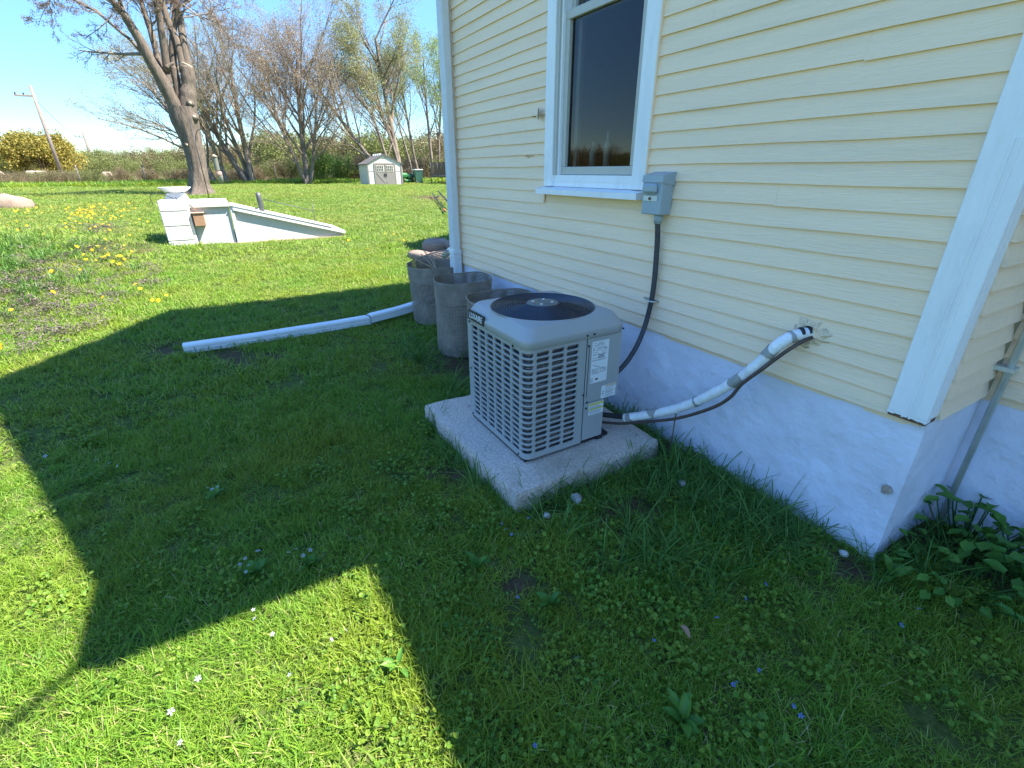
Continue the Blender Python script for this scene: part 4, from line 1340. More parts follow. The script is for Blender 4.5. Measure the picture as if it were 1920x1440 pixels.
def big_tree():
    bx_, by_ = -23.14, -.37
    z0 = .70
    t = thing('big_maple_tree', 'big old maple with thick scarred trunk and sawn limbs behind the cellar entrance', 'tree', (bx_, by_, z0))
    nrm_, lat = TO([-.99987, -.01595, 0]), TO([.01595, -.99987, 0])
    r_ = np.random.default_rng(5)

    def pl_(P, w0=0., w1=0., n=24):
        Q = spline([(u, 0, z) for u, z in P], n)
        out = []
        for k, q in enumerate(Q):
            f = k / (n - 1)
            out.append(TO([bx_, by_, z0]) + lat * q[0] + nrm_ * (w0 + (w1 - w0) * f) + TO([0, 0, q[2]]))
        return np.array(out)
    # trunk, with root flare and fluting
    TP = pl_([(.0, -.25), (-.02, .02), (-.05, .35), (-.13, .88), (-.13, 1.84), (-.10, 2.54), (-.13, 2.95)], 0, 0, 30)
    zs_ = TP[:, 2] - z0
    R = np.interp(zs_, [-.25, 0, .12, .35, .9, 1.8, 2.5, 2.9], [.62, .52, .43, .345, .30, .335, .40, .40])
    n_ = 40
    V = []
    for p, rr, z in zip(TP, R, zs_):
        for k in range(n_):
            a = 2 * math.pi * k / n_
            fl = 1 + .17 * max(0, 1 - z / .7) * math.sin(5 * a + .6) + .035 * math.sin(11 * a + z * 2) + .03 * math.sin(3 * a + z * 3.1) + r_.normal(0, .012)
            el = 1.0 if z < 1.6 else 1 + .12 * smooth((z - 1.6) / 1.2)
            V.append(p + (lat * math.cos(a) * el + nrm_ * math.sin(a)) * rr * fl)
    F = [(i * n_ + j, i * n_ + (j + 1) % n_, (i + 1) * n_ + (j + 1) % n_, (i + 1) * n_ + j) for i in range(len(TP) - 1) for j in range(n_)]
    npmesh('trunk', V, np.array(F), M_BARK, t, smooth_=True)
    limbs = []

    def limb(P, r0, r1, w1=0., w0=0., n=20, cap=False, bump_=.035):
        Q = pl_(P, w0, w1, n)
        rr = np.linspace(r0, r1, n) * (1 + r_.normal(0, bump_, n))
        b = MB().tube(Q, rr, 14)
        b.build('limb', M_BARK, t)
        limbs.append((Q, rr))
        return Q
    limb([(-.2, 2.5), (-.30, 2.95), (-.42, 3.4), (-.50, 3.7), (-.60, 4.23)], .30, .20, bump_=.045)           # right stem with a sawn end
    MB().tube(pl_([(-.60, 4.22), (-.62, 4.27)], 0, 0, 2), .185, 14).build('sawn_end', M_CUT, t)
    limb([(-.46, 4.05), (-.48, 4.4), (-.46, 5.0), (-.36, 5.5), (-.30, 6.1), (-.2, 7.2)], .15, .085, .5)
    limb([(-.60, 3.95), (-.67, 5.14), (-.74, 5.75), (-.71, 6.2), (-.8, 7.6)], .125, .08, .8)
    limb([(.0, 2.45), (.10, 2.95), (.22, 3.44), (.33, 3.85), (.46, 4.21), (.57, 4.69), (.75, 5.18), (.89, 5.51), (1.13, 5.85), (1.6, 6.6), (2.2, 7.2)], .25, .05, -.8, n=30)
    limb([(.77, 5.22), (.86, 5.74), (.88, 6.1), (.9, 7)], .07, .04, -.9)
    limb([(.55, 4.30), (.85, 4.83), (1.09, 5.08), (1.37, 5.38), (1.63, 5.65), (1.95, 5.82), (2.6, 6.2)], .055, .03, .8)
    limb([(.16, 3.35), (.25, 4.15), (.24, 4.68), (.25, 5.32), (.29, 5.77), (.32, 7)], .115, .07, .9)
    limb([(.12, 2.8), (.20, 3.1), (.10, 3.78), (.05, 4.10)], .10, .085, -.05, -.22)                            # dead dark stub
    limb([(.05, 4.10), (-.05, 4.18), (-.20, 4.27)], .07, .04, -.22, -.22, 6)
    limb([(.06, 4.0), (-.05, 4.95), (-.11, 5.56), (-.13, 6.05), (-.1, 7.2)], .12, .075, -.5, -.1)
    limb([(-.12, 3.4), (-.17, 4.18), (-.31, 4.9), (-.58, 5.73), (-.75, 6.3), (-1.1, 7.4)], .125, .075, .4, .2)
    limb([(-.10, 2.9), (-.13, 3.5), (-.17, 4.2)], .16, .10, .2, .1)
    for u, z, s in ((-.22, 2.47, .12), (-.42, 2.62, .10), (-.40, 3.05, .09), (.02, 1.70, .07)):      # sawn knots facing the lawn
        c = TO([bx_, by_, z0]) + lat * u + TO([0, 0, z]) - nrm_ * (.37 if z > 2 else .33)
        q = MB().tube([c + nrm_ * .16, c + nrm_ * .05, c + nrm_ * .02], [s * 1.5, s * 1.25, s * .9], 12)
        q.build('knot', M_BARK, t)
        MB().tube([c + nrm_ * .022, c + nrm_ * .012], s * .62, 12).build('knot_scar', M_CUT, t)
    # thin hanging branches
    cfg = dict(n=[1, 7, 5, 3], seg=[6, 4, 3, 2], wob=[.10, .12, .14, .15], up=[-.02, .03, .02, .0], tip=[.3, .3, .4, .5], t0=[.25, .2, .2], ang=[45, 42, 45], len=[.42, .5, .5], rr=[.5, .5, .6], rmin=.006)
    out = [[] for _ in cfg['n']]
    for Q, rr in limbs:
        m = len(Q)
        if rr[-1] > .12 or Q[-1][2] < 5.6: continue
        for k in range(5):
            f = .45 + .5 * (k + r_.random()) / 5
            i = int(f * (m - 1))
            dd = unit(Q[i] - Q[i - 1])
            grow(r_, Q[i], dd + r_.normal(0, .55, 3), .9 + 1.1 * r_.random(), rr[i] * .35, 0, cfg, out)
    T = lambda u, w, z: TO([bx_, by_, z0]) + lat * u + nrm_ * w + TO([0, 0, z])
    for (u, w_, z, d, L) in ((-.73, .0, 5.19, (-.55, -.1, -.55), 1.4), (-.9, -.2, 6.0, (-.75, 0, -.75), 2.0), (2.3, .2, 6.3, (.45, 0, -.55), 1.6), (2.7, .0, 6.4, (.2, 0, -.8), 1.5), (-1.2, -.2, 6.6, (-.7, .1, -.5), 2.0), (-1.4, .3, 6.4, (-.6, .1, -.6), 1.8), (-.8, .2, 5.9, (-.7, .1, -.1), 1.8),
                             (1.2, 0, 5.5, (.3, 0, -.5), 1.2), (.4, -.3, 6.0, (.5, -.3, -.3), 1.2), (-.8, -.3, 5.6, (-.8, 0, .2), 1.6)):
        dv = lat * d[0] + nrm_ * d[1] + TO([0, 0, d[2]])
        grow(r_, T(u, w_, z), dv, L, .022, 0, mod(cfg, up=[.0, .02, .02, .02]), out)
    allb = [b for l in out for b in l]
    V, F = tubes_np(allb, 4)
    cr = npmesh('crown', V, F, M_BARK3, t, smooth_=True)
    ends = np.array([b[0][k] for b in out[-1] + out[-2] for k in (-1, 1)])
    V, F, rn = leaf_quads(r_, ends, 2, .035, .015)
    npmesh('buds', V, F, leafmat('maple_buds', [(0, (.13, .06, .05)), (.6, (.20, .11, .08)), (1, (.26, .19, .10))], .3), cr, rnd=rn)
    return t


big_tree()


# round olive tree far left
def round_tree():
    x, y = -73.5, -14.92
    z = tz(x, y)
    t = thing('round_tree', 'broad round olive and gold tree behind the tall utility pole', 'tree', (x, y, z))
    r_ = np.random.default_rng(9)
    MB().tube([(x, y, z - .2), (x, y + .1, z + .7), (x + .1, y, z + 1.6)], [.34, .24, .22], 8).build('trunk', M_BARK3, t)
    out = [[] for _ in range(4)]
    cfg = dict(n=[1, 6, 6, 5], seg=[4, 4, 3, 2], wob=[.1] * 4, up=[.02] * 4, tip=[.3] * 4, t0=[.3, .2, .2], ang=[45, 42, 45], len=[.6, .55, .55], rr=[.5] * 3, rmin=.014)
    for k in range(9):
        a = k / 9 * 6.283
        grow(r_, TO([x, y, z + .9]), TO([.75 * math.cos(a), .75 * math.sin(a), .75 + .3 * (k % 2)]), 2.9, .10, 0, cfg, out)
    V, F = tubes_np([b for l in out for b in l], 4)
    cr = npmesh('crown', V, F, M_BARK2, t)
    ends = np.array([b[0][k] for b in out[-1] + out[-2] for k in (-1, 1)])
    # fill a dome
    n = 1300
    d = r_.normal(0, 1, (n, 3)); d /= np.linalg.norm(d, axis=1)[:, None]
    rad = .45 + .55 * r_.random((n, 1)) ** .5
    dome_ = TO([x, y, z + 2.2]) + d * rad * TO([3.4, 3.9, 2.5])
    dome_ = dome_[dome_[:, 2] > z + .6]
    keep = np.sin(dome_[:, 1] * 2.1) * np.sin(dome_[:, 2] * 2.6 + dome_[:, 1]) > -.45
    V, F, rn = leaf_quads(r_, np.vstack([ends, dome_[keep]]), 7, .22, .10)
    npmesh('foliage', V, F, M_LEAFC, cr, rnd=rn)


round_tree()


# ------------------------------------------------------------------ scattering by geometry nodes
def scatter_group():
    g = bpy.data.node_groups.new('scatter', 'GeometryNodeTree')
    g.interface.new_socket('Geometry', in_out='INPUT', socket_type='NodeSocketGeometry')
    g.interface.new_socket('Source', in_out='INPUT', socket_type='NodeSocketCollection')
    g.interface.new_socket('Geometry', in_out='OUTPUT', socket_type='NodeSocketGeometry')
    N, L = g.nodes, g.links
    gi, go = N.new('NodeGroupInput'), N.new('NodeGroupOutput')
    ci_ = N.new('GeometryNodeCollectionInfo')
    ci_.inputs['Separate Children'].default_value = True
    ci_.inputs['Reset Children'].default_value = True
    L.new(gi.outputs['Source'], ci_.inputs['Collection'])
    ip = N.new('GeometryNodeInstanceOnPoints')
    ip.inputs['Pick Instance'].default_value = True

    def named(nm, ty):
        n = N.new('GeometryNodeInputNamedAttribute'); n.data_type = ty; n.inputs['Name'].default_value = nm
        return n.outputs['Attribute']
    L.new(gi.outputs['Geometry'], ip.inputs['Points'])
    L.new(ci_.outputs[0], ip.inputs['Instance'])
    L.new(named('idx', 'INT'), ip.inputs['Instance Index'])
    e2r = N.new('FunctionNodeEulerToRotation')
    L.new(named('rot', 'FLOAT_VECTOR'), e2r.inputs[0])
    L.new(e2r.outputs[0], ip.inputs['Rotation'])
    L.new(named('scl', 'FLOAT'), ip.inputs['Scale'])
    L.new(ip.outputs[0], go.inputs[0])
    return g


SG = scatter_group()


def scatter(name, P, sources, idx, scl, label=None, tilt=.12, rz=None):
    n = len(P)
    me = bpy.data.meshes.new(name)
    me.vertices.add(n)
    me.vertices.foreach_set('co', np.asarray(P, np.float32).ravel())
    rot = np.zeros((n, 3), np.float32)
    rot[:, :2] = rng.normal(0, tilt, (n, 2)); rot[:, 2] = rng.random(n) * 6.283 if rz is None else rz
    a = me.attributes.new('rot', 'FLOAT_VECTOR', 'POINT'); a.data.foreach_set('vector', rot.ravel())
    a = me.attributes.new('scl', 'FLOAT', 'POINT'); a.data.foreach_set('value', np.asarray(scl, np.float32))
    a = me.attributes.new('idx', 'INT', 'POINT'); a.data.foreach_set('value', np.asarray(idx, np.int32))
    o = bpy.data.objects.new(name, me)
    COL.objects.link(o)
    c = bpy.data.collections.new(name + '_sources')
    for s in sources: c.objects.link(s)
    md = o.modifiers.new('scatter', 'NODES')
    md.node_group = SG
    for it in SG.interface.items_tree:
        if it.item_type == 'SOCKET' and it.name == 'Source': md[it.identifier] = c
    tag(o, label, None, None, 'stuff')
    return o


def blades(nm, m, n, rad, h0, h1, w_, lean0, lean1, seed, segs=2, base=0.5):
    r_ = np.random.default_rng(seed)
    V, Q, T, RN = [], [], [], []
    for _ in range(n):
        a, rr = r_.random() * 6.283, rad * math.sqrt(r_.random())
        p = TO([rr * math.cos(a), rr * math.sin(a), -.008])
        az = r_.random() * 6.283
        d = TO([math.cos(az), math.sin(az), 0.]); s = TO([-d[1], d[0], 0])
        s = unit(s + r_.normal(0, .3, 3))
        L = h0 + (h1 - h0) * r_.random()
        l0 = math.radians(lean0 + (lean1 - lean0) * r_.random())
        curl = math.radians(15 + 45 * r_.random())
        ww = w_ * (.7 + .6 * r_.random())
        b = len(V)
        q = p.copy()
        for k in range(segs + 1):
            t = k / segs
            if k:
                an = l0 + curl * t
                q = q + (d * math.sin(an) + TO([0, 0, math.cos(an)])) * L / segs
            if k == segs: V.append(q.copy())
            else:
                wk = ww * (1 - .45 * t)
                V += [q - s * wk / 2, q + s * wk / 2]
        for k in range(segs - 1): Q.append((b + 2 * k, b + 2 * k + 1, b + 2 * k + 3, b + 2 * k + 2))
        T.append((b + 2 * segs - 2, b + 2 * segs - 1, b + 2 * segs))
        v = float(np.clip(r_.normal(base, .2), 0, .93))
        if r_.random() < .05: v = 1.0
        RN += [v] * (2 * segs + 1)
    return npmesh(nm, np.array(V), [np.array(Q), np.array(T)] if Q else [np.array(T)], m, rnd=RN, link=False)


def clover(nm, m, n, rad, h, lr, seed, lobes=1, base=.5):
    """round-leaf ground cover: each leaf a small folded disc on a stem"""
    r_ = np.random.default_rng(seed)
    V, Q, T, RN = [], [], [], []
    for _ in range(n):
        a, rr = r_.random() * 6.283, rad * math.sqrt(r_.random())
        c = TO([rr * math.cos(a), rr * math.sin(a), h * (.4 + .7 * r_.random())])
        for lb in range(lobes):
            nn = unit(TO([r_.normal(0, .38), r_.normal(0, .38), 1]))
            ang = r_.random() * 6.283 if lobes == 1 else lb * 6.283 / lobes
            u = unit(np.cross(nn, [math.cos(ang), math.sin(ang), 0.])); v = np.cross(nn, u)
            R = lr * (.65 + .6 * r_.random())
            cc = c + (u * R * .95 if lobes > 1 else 0)
            b = len(V)
            k = 8
            V.append(cc - nn * R * .22)
            for i in range(k):
                t = 2 * math.pi * i / k
                rr2 = R * (1 if i else .75)
                V.append(cc + (u * math.cos(t) + v * math.sin(t)) * rr2 + nn * R * .1 * (i % 2))
            T += [(b, b + 1 + i, b + 1 + (i + 1) % k) for i in range(k)]
            RN += [float(np.clip(r_.normal(base, .22), 0, 1))] * (k + 1)
        b = len(V)
        V += [c + TO([.0015, 0, 0]), c - TO([.0015, 0, 0]), TO([c[0] * .8, c[1] * .8, -.01])]
        T.append((b, b + 1, b + 2)); RN += [.4] * 3
    return npmesh(nm, np.array(V), [np.array(T)], m, rnd=RN, link=False)


AZ0 = math.atan2(_f.y, _f.x)


def wedge(r0, r1, dens, half=64, seed=0):
    r_ = np.random.default_rng(seed)
    hw = math.radians(half)
    n = int(dens * hw * (r1 * r1 - r0 * r0))
    rr = np.sqrt(r0 * r0 + (r1 * r1 - r0 * r0) * r_.random(n))
    a = AZ0 + (r_.random(n) * 2 - 1) * hw
    x, y = rr * np.cos(a), rr * np.sin(a)
    ok = np.ones(n, bool)
    for bx0, bx1, by0, by1 in HOUSE_BOXES: ok &= ~((x > bx0 - .0) & (x < bx1 + .0) & (y > by0 - .005) & (y < by1))
    # nothing behind the house wing is seen
    ok &= ~((y > 2.1) & (x > -4.6 * y / 2.1 + .8 * (y - 2.1)) & (x < -.5))
    ok &= ~((x > -2.735) & (x < -1.575) & (y > .91) & (y < 1.945))
    ok &= ~((x > -12.9) & (x < -11.42) & (y > -.9) & (y < 2.4)) & ~((x > -12) & (x < -11.25) & (y > -.35) & (y < 2.38) & (r_.random(n) < .7))
    return x[ok], y[ok], r_


def vnoise(x, y, s, seed):
    r_ = np.random.default_rng(seed)
    out = np.zeros(np.shape(x))
    for k in range(6):
        a, ph, f = r_.random() * 6.283, r_.random() * 6.283, s * (.6 + 1.2 * r_.random())
        out += np.sin((x * math.cos(a) + y * math.sin(a)) * f + ph)
    return out / 6 ** .5


LAWN = 'mown green grass of the lawn'
# near
srcs = [blades('tuft_near_%d' % k, M_GRASS, 58, .062, .028, .066, .0029, 5, 66, 100 + k, 3, (.45, .55, .5, .62)[k % 4]) for k in range(8)]
x, y, r_ = wedge(.2, 3.6, 520, 115, 1)
CL = np.maximum(  .25 * np.clip(vnoise(x, y, 3.2, 8), 0, 1.2), .32 * np.exp(-(((x + .8) / 1.0) ** 2 + ((y - 1.0) / 1.1) ** 2))) * ((x > -2.6) & (y > 0))
THIN = np.clip(.25 * vnoise(x, y, 9, 17), 0, .32)
keep = (r_.random(len(x)) > bare(x, y) * 1.25) & (r_.random(len(x)) > CL) & (r_.random(len(x)) > THIN)
x, y = x[keep], y[keep]
scatter('lawn_grass', np.stack([x, y, terr(x, y)], 1), srcs, r_.integers(0, 8, len(x)), .70 + .55 * r_.random(len(x)) + .20 * vnoise(x, y, 3, 5) + .12 * vnoise(x, y, 11, 6), LAWN)
M_GRASSF = leafmat('far_lawn_blades', [(0, (.095, .165, .028)), (.35, (.16, .26, .042)), (.7, (.225, .325, .055)), (.9, (.295, .345, .08)), (1, (.46, .41, .21))], .35, patch=(.29, .305, .07), pscale=.5, pamt=.7)  # distance haze and some straw tone mixed into the blade colour
# middle
BASES = (.45, .55, .5, .62)
srcs = [blades('tuft_mid_a%d' % k, M_GRASS, 44, .095, .035, .075, .0062, 5, 60, 120 + k, 2, BASES[k]) for k in range(4)] + [blades('tuft_mid_b%d' % k, M_GRASSF, 44, .095, .035, .075, .0062, 5, 60, 130 + k, 2, BASES[k]) for k in range(4)]


def mixed(x, y, n, r_):
    """more of the blades tinted paler for haze and straw farther out"""
    return r_.integers(0, n, len(x)) + n * (r_.random(len(x)) < smooth((np.hypot(x, y) - 4) / 11) * .9)


x, y, r_ = wedge(3.6, 9.5, 170, 66, 2)
keep = (r_.random(len(x)) > bare(x, y) * 1.2)
x, y = x[keep], y[keep]
scatter('lawn_grass', np.stack([x, y, terr(x, y)], 1), srcs, mixed(x, y, 4, r_), .75 + .5 * r_.random(len(x)) + .15 * vnoise(x, y, 2, 5), LAWN)
# far
srcs = [blades('tuft_far_a%d' % k, M_GRASS, 40, .20, .045, .10, .012, 5, 60, 140 + k, 2, BASES[k]) for k in range(3)] + [blades('tuft_far_b%d' % k, M_GRASSF, 40, .20, .045, .10, .012, 5, 60, 150 + k, 2, BASES[k]) for k in range(3)]
x, y, r_ = wedge(9.5, 37, 36, 60, 3)
keep = (r_.random(len(x)) > bare(x, y) * 1.2)
x, y = x[keep], y[keep]
scatter('lawn_grass', np.stack([x, y, terr(x, y)], 1), srcs, mixed(x, y, 3, r_), .65 + .5 * r_.random(len(x)) + .12 * vnoise(x, y, .8, 9), LAWN)

# ground ivy and clover, thick on the shaded side near the house corner
srcs = [clover('leafy_%d' % k, M_CLOVER, 26, .07, .036, .0078, 160 + k) for k in range(5)] + [clover('leafy_x%d' % k, M_CLOVER, 10, .06, .038, .0062, 170 + k, 3) for k in range(3)]
x, y, r_ = wedge(.25, 4.2, 190, 115, 4)
dens = np.clip(.40 + .38 * vnoise(x, y, 3.2, 8), 0, 1)
dens *= np.where((x > -2.6) & (y > .0), 1.0, .26)
dens = np.maximum(dens, .9 * np.exp(-(((x + .9) / .9) ** 2 + ((y - 1.0) / 1.0) ** 2)))
keep = (r_.random(len(x)) < dens) & (r_.random(len(x)) > bare(x, y) * .9)
x, y = x[keep], y[keep]
scatter('ground_ivy', np.stack([x, y, terr(x, y)], 1), srcs, r_.integers(0, 8, len(x)), .50 + .62 * r_.random(len(x)), 'round leaved ground ivy and clover in the lawn', .2)

# long grass along the foundation, pad and baskets
srcs = [blades('long_%d' % k, M_GRASSL, (9, 14, 18, 12, 16)[k], .05, .10, .25, .0055, 8, 62, 180 + k, 5, (.35, .5, .6, .7, .5)[k]) for k in range(5)]
r_ = np.random.default_rng(6)
PTS = []


def line(x0, y0, x1, y1, n, j):
    t = r_.random(n)
    return np.stack([x0 + (x1 - x0) * t + r_.normal(0, j, n), y0 + (y1 - y0) * t + r_.normal(0, j, n)], 1)


PTS.append(line(-1.55, 2.0, -.75, 2.02, 40, .035))
PTS.append(line(-1.5, 1.72, -.8, 1.82, 80, .11))
PTS.append(line(-1.45, 1.3, -.9, 1.5, 60, .17))
PTS.append(line(-1.55, 1.0, -1.52, 1.95, 26, .02))
PTS.append(line(-2.7, .89, -1.6, .89, 20, .02))
PTS.append(line(-2.05, 1.98, -1.72, 1.99, 26, .035))
PTS.append(line(-.50, 2.05, -.35, 2.55, 22, .06))
PTS.append(line(-4.4, 1.35, -3.0, 1.30, 50, .10))
PTS.append(line(-2.85, 1.0, -2.9, 1.5, 16, .07))
P = np.vstack(PTS)
ok = ~((P[:, 1] > 2.07) & (P[:, 0] < -.55)) & ~((P[:, 0] > -2.715) & (P[:, 0] < -1.60) & (P[:, 1] > .93) & (P[:, 1] < 1.92))
P = P[ok]
scatter('long_grass', np.column_stack([P, terr(P[:, 0], P[:, 1])]), srcs, r_.integers(0, 5, len(P)), .5 + .6 * r_.random(len(P)), 'long uncut grass along the foundation and pad', .15)
# scattered longer blades through the near lawn
x, y, r_ = wedge(.4, 4.5, 9, 110, 12)
scatter('long_grass', np.stack([x, y, terr(x, y)], 1), srcs, r_.integers(0, 5, len(x)), .25 + .25 * r_.random(len(x)), 'taller grass tufts scattered in the near lawn', .2)
# rank grass on the mound and tall unmown strip at the lawn's end
srcs = [blades('rank_%d' % k, M_GRASSL, 30, .12, .16, .34, .013, 5, 45, 200 + k, 3, .6) for k in range(4)]
r_ = np.random.default_rng(15)
n = 200
x = -9.4 + r_.normal(0, 1.2, n); y = -2.8 + r_.normal(0, .6, n)
scatter('rank_grass', np.stack([x, y, terr(x, y)], 1), srcs, r_.integers(0, 4, n), .35 + .45 * r_.random(n), 'rank blue green grass on the mound', .15)
srcs = [blades('unmown_%d' % k, M_GRASS, 34, .45, .20, .42, .04, 0, 45, 210 + k, 2, .55) for k in range(4)]
n = 3400
a = r_.uniform(-.30, .42, n); rr = 36 + r_.random(n) * 4.0
x, y = -rr * np.cos(a), rr * np.sin(a)
ok = ~((a > .22) & (rr < 38.5))
x, y = x[ok], y[ok]; n = len(x)
scatter('unmown_grass', np.stack([x, y, terr(x, y)], 1), srcs, r_.integers(0, 4, n), .55 + .5 * r_.random(n), 'strip of tall unmown grass at the far end of the lawn', .1)
# dry purple-grey ground cover
srcs = [clover('dry_%d' % k, M_DRY, 44, .14, .045, .0085, 220 + k) for k in range(3)]
pts = []
for cx_, cy_, sx_, sy_, n in ((-8.6, -2.3, .9, .35, 90), (-7.4, -1.9, .6, .22, 45), (-8.6, -1.2, .6, .22, 22), (-10.6, -1.9, .6, .3, 36), (-6.3, -1.5, .4, .15, 14), (-13.5, -2.3, .7, .4, 30)):
    pts.append(np.stack([cx_ + r_.normal(0, sx_, n), cy_ + r_.normal(0, sy_, n)], 1))
P = np.vstack(pts); n = len(P)
scatter('dry_ground_cover', np.column_stack([P, terr(P[:, 0], P[:, 1]) + .02]), srcs, r_.integers(0, 3, n), .7 + .6 * r_.random(n), 'faded purple grey ground cover in patches of the lawn', .2)

# ------------------------------------------------------------------ brush and woods
def bush(nm, seed, m, w_, h_, n, size):
    r_ = np.random.default_rng(seed)
    out = [[] for _ in range(3)]
    cfg = dict(n=[1, 7, 5], seg=[4, 3, 2], wob=[.12, .14, .15], up=[.06, .03, .02], tip=[.3] * 3, t0=[.2, .2], ang=[34, 38], len=[.55, .5], rr=[.5, .5], rmin=.012)
    for k in range(9):
        a = r_.random() * 6.283
        grow(r_, TO([.3 * math.cos(a) * w_, .3 * math.sin(a) * w_, -.1]), TO([.5 * math.cos(a), .5 * math.sin(a), 1]), h_ * .95, .03, 0, cfg, out)
    V, F = tubes_np([b for l in out for b in l], 3)
    ends = np.array([b[0][k] for b in out[-1] for k in (-1, 1)])
    C = r_.normal(0, 1, (n, 3)); C /= np.linalg.norm(C, axis=1)[:, None]
    C = C * (r_.random((n, 1)) ** .4) * TO([w_, w_, h_ * .55]) + TO([0, 0, h_ * .5])
    C = C[C[:, 2] > .05]
    V2, F2, rn = leaf_quads(r_, np.vstack([ends, C]), 2, .15, size)
    return npmesh(nm, np.vstack([V, V2]), np.vstack([F, F2 + len(V)]), m, rnd=np.concatenate([np.full(len(V), .15), rn]), link=False)


srcs = [bush('brush_a%d' % k, 300 + k, M_BRUSH, 1.1, 1.9, 300, .045) for k in range(3)] + [bush('brush_b%d' % k, 310 + k, M_BRUSHG, 1.2, 1.9, 500, .05) for k in range(2)]
r_ = np.random.default_rng(31)
P, ID, SC = [], [], []
for k in range(700):
    a = r_.uniform(-1.7, .50); rr = 41 + r_.random() * 16
    P.append((-rr * math.cos(a), rr * math.sin(a))); ID.append(r_.choice([0, 1, 2, 3, 4], p=[.27, .27, .22, .12, .12])); SC.append((.45 + .65 * r_.random()) * (.42 + .45 * float(smooth((a + .02) / .25))))
P = np.array(P)
scatter('brush_thicket', np.column_stack([P, terr(P[:, 0], P[:, 1])]), srcs, ID, SC, 'thicket of tan and green brush beyond the lawn', .05)
# woods on the rise behind
srcs = [bush('wood_a%d' % k, 330 + k, M_BRUSH, 2.2, 4.6, 500, .12) for k in range(2)] + [bush('wood_b%d' % k, 340 + k, M_BRUSHG, 2.4, 4.4, 700, .13) for k in range(3)]
P, ID, SC = [], [], []
for k in range(1600):
    a = r_.uniform(-2.2, .62); rr = 85 + 90 * r_.random()
    P.append((-rr * math.cos(a), rr * math.sin(a), 0.)); ID.append(r_.integers(0, 5)); SC.append((.35 + .85 * r_.random() ** 2) * (.75 + .5 * smooth((a + .1) / .35)))
P = np.array(P)
rr = np.hypot(P[:, 0], P[:, 1]); aa = np.arctan2(P[:, 1], -P[:, 0])
HILL = lambda rr, aa: smooth((rr - 80) / 100) * (1.7 + 1.3 * smooth((aa + .05) / .4) + .5 * np.sin(aa * 17))
P[:, 2] = terr(P[:, 0], P[:, 1]) + HILL(rr, aa)
scatter('distant_woods', P, srcs, ID, SC, 'distant spring woods on the low hill', .05)
rad = np.linspace(80, 420, 40); aa = np.linspace(-2.3, 1.1, 90)
V = [(-r * math.cos(a), r * math.sin(a), tz(-r * math.cos(a), r * math.sin(a)) - .02 + float(HILL(np.array(r), np.array(a))) * (1 if r < 260 else 1)) for r in rad for a in aa]
F = [(i * 90 + j, i * 90 + j + 1, (i + 1) * 90 + j + 1, (i + 1) * 90 + j) for i in range(39) for j in range(89)]
tag(npmesh('low_hill', np.array(V), np.array(F), mat('tan_hill_field', (.15, .13, .07), .95, .35, .06), smooth_=True), kind='structure')

# single bushes one can tell apart
_gb = bush('green_bush', 360, M_LEAFB, .62, 1.75, 800, .05)
for (x, y, s, lab) in ((-37.0, 6.75, 1.0, 'fresh green bush standing left of the shed near the lawn edge'), (-39.5, 8.55, .95, 'small bright green bush just behind the shed roof')):
    o = _gb if s == 1.0 else _gb.copy()
    COL.objects.link(o)
    o.location = (x, y, tz(x, y)); o.scale = (s, s, s); o.rotation_euler = (0, 0, x)
    tag(o, lab, 'bush', 'green bushes by the shed')

# ------------------------------------------------------------------ shed, mower, bin, trampoline
shd = thing('garden_shed', 'small cream plastic garden shed with taupe double doors and brown roof', 'shed', (-30.56, 8.83, .75))
A, B = TO([-29.88, 7.98, .74]), TO([-29.74, 9.97, .74])
fx = unit(B - A); fd = TO([-fx[1], fx[0], 0]); fd = fd if fd[0] < 0 else -fd
Wd, Dp, EH, PH = np.linalg.norm(B - A), 2.6, 1.12, 1.60
S_ = lambda u, v, z: tuple(A + fx * u + fd * v + TO([0, 0, z]))


def sbox(b, u0, u1, v0, v1, z0, z1):
    return b.hexa([S_(u0, v0, z0), S_(u0, v1, z0), S_(u1, v1, z0), S_(u1, v0, z0), S_(u0, v0, z1), S_(u0, v1, z1), S_(u1, v1, z1), S_(u1, v0, z1)])


wl = MB()
for v in (0, Dp):
    q = [S_(0, v, 0), S_(Wd, v, 0), S_(Wd, v, EH), S_(Wd / 2, v, PH), S_(0, v, EH)]
    wl.add(q, [(0, 1, 2, 3, 4)])
wl.add([S_(0, 0, 0), S_(0, Dp, 0), S_(0, Dp, EH), S_(0, 0, EH)], [(0, 3, 2, 1)])
wl.add([S_(Wd, 0, 0), S_(Wd, Dp, 0), S_(Wd, Dp, EH), S_(Wd, 0, EH)], [(0, 1, 2, 3)])
wl.build('wall', M_SHEDW, shd)
rf = MB()
for s in (0, 1):
    e0, mid = (-.08, Wd / 2) if s == 0 else (Wd + .08, Wd / 2)
    rf.hexa([S_(e0, -.06, EH - .05), S_(e0, Dp + .06, EH - .05), S_(mid, Dp + .06, PH + .0), S_(mid, -.06, PH + .0), S_(e0, -.06, EH), S_(e0, Dp + .06, EH), S_(mid, Dp + .06, PH + .05), S_(mid, -.06, PH + .05)])
roof = rf.build('roof', M_SHEDR, shd)
for k in range(4):
    b = MB()
    sbox(b, Wd / 2 - .16, Wd / 2 - .06, .4 + k * .55, .62 + k * .55, PH - .02, PH + .075)
    b.build('skylight', M_STICK, roof)
tr = MB()
sbox(tr, 0, .07, -.03, 0, .02, EH); sbox(tr, Wd - .07, Wd, -.03, 0, .02, EH)
sbox(tr, Wd / 2 - .62, Wd / 2 - .55, -.035, 0, .0, 1.16); sbox(tr, Wd / 2 + .55, Wd / 2 + .62, -.035, 0, .0, 1.16); sbox(tr, Wd / 2 - .55, Wd / 2 + .55, -.035, 0, 1.10, 1.16)
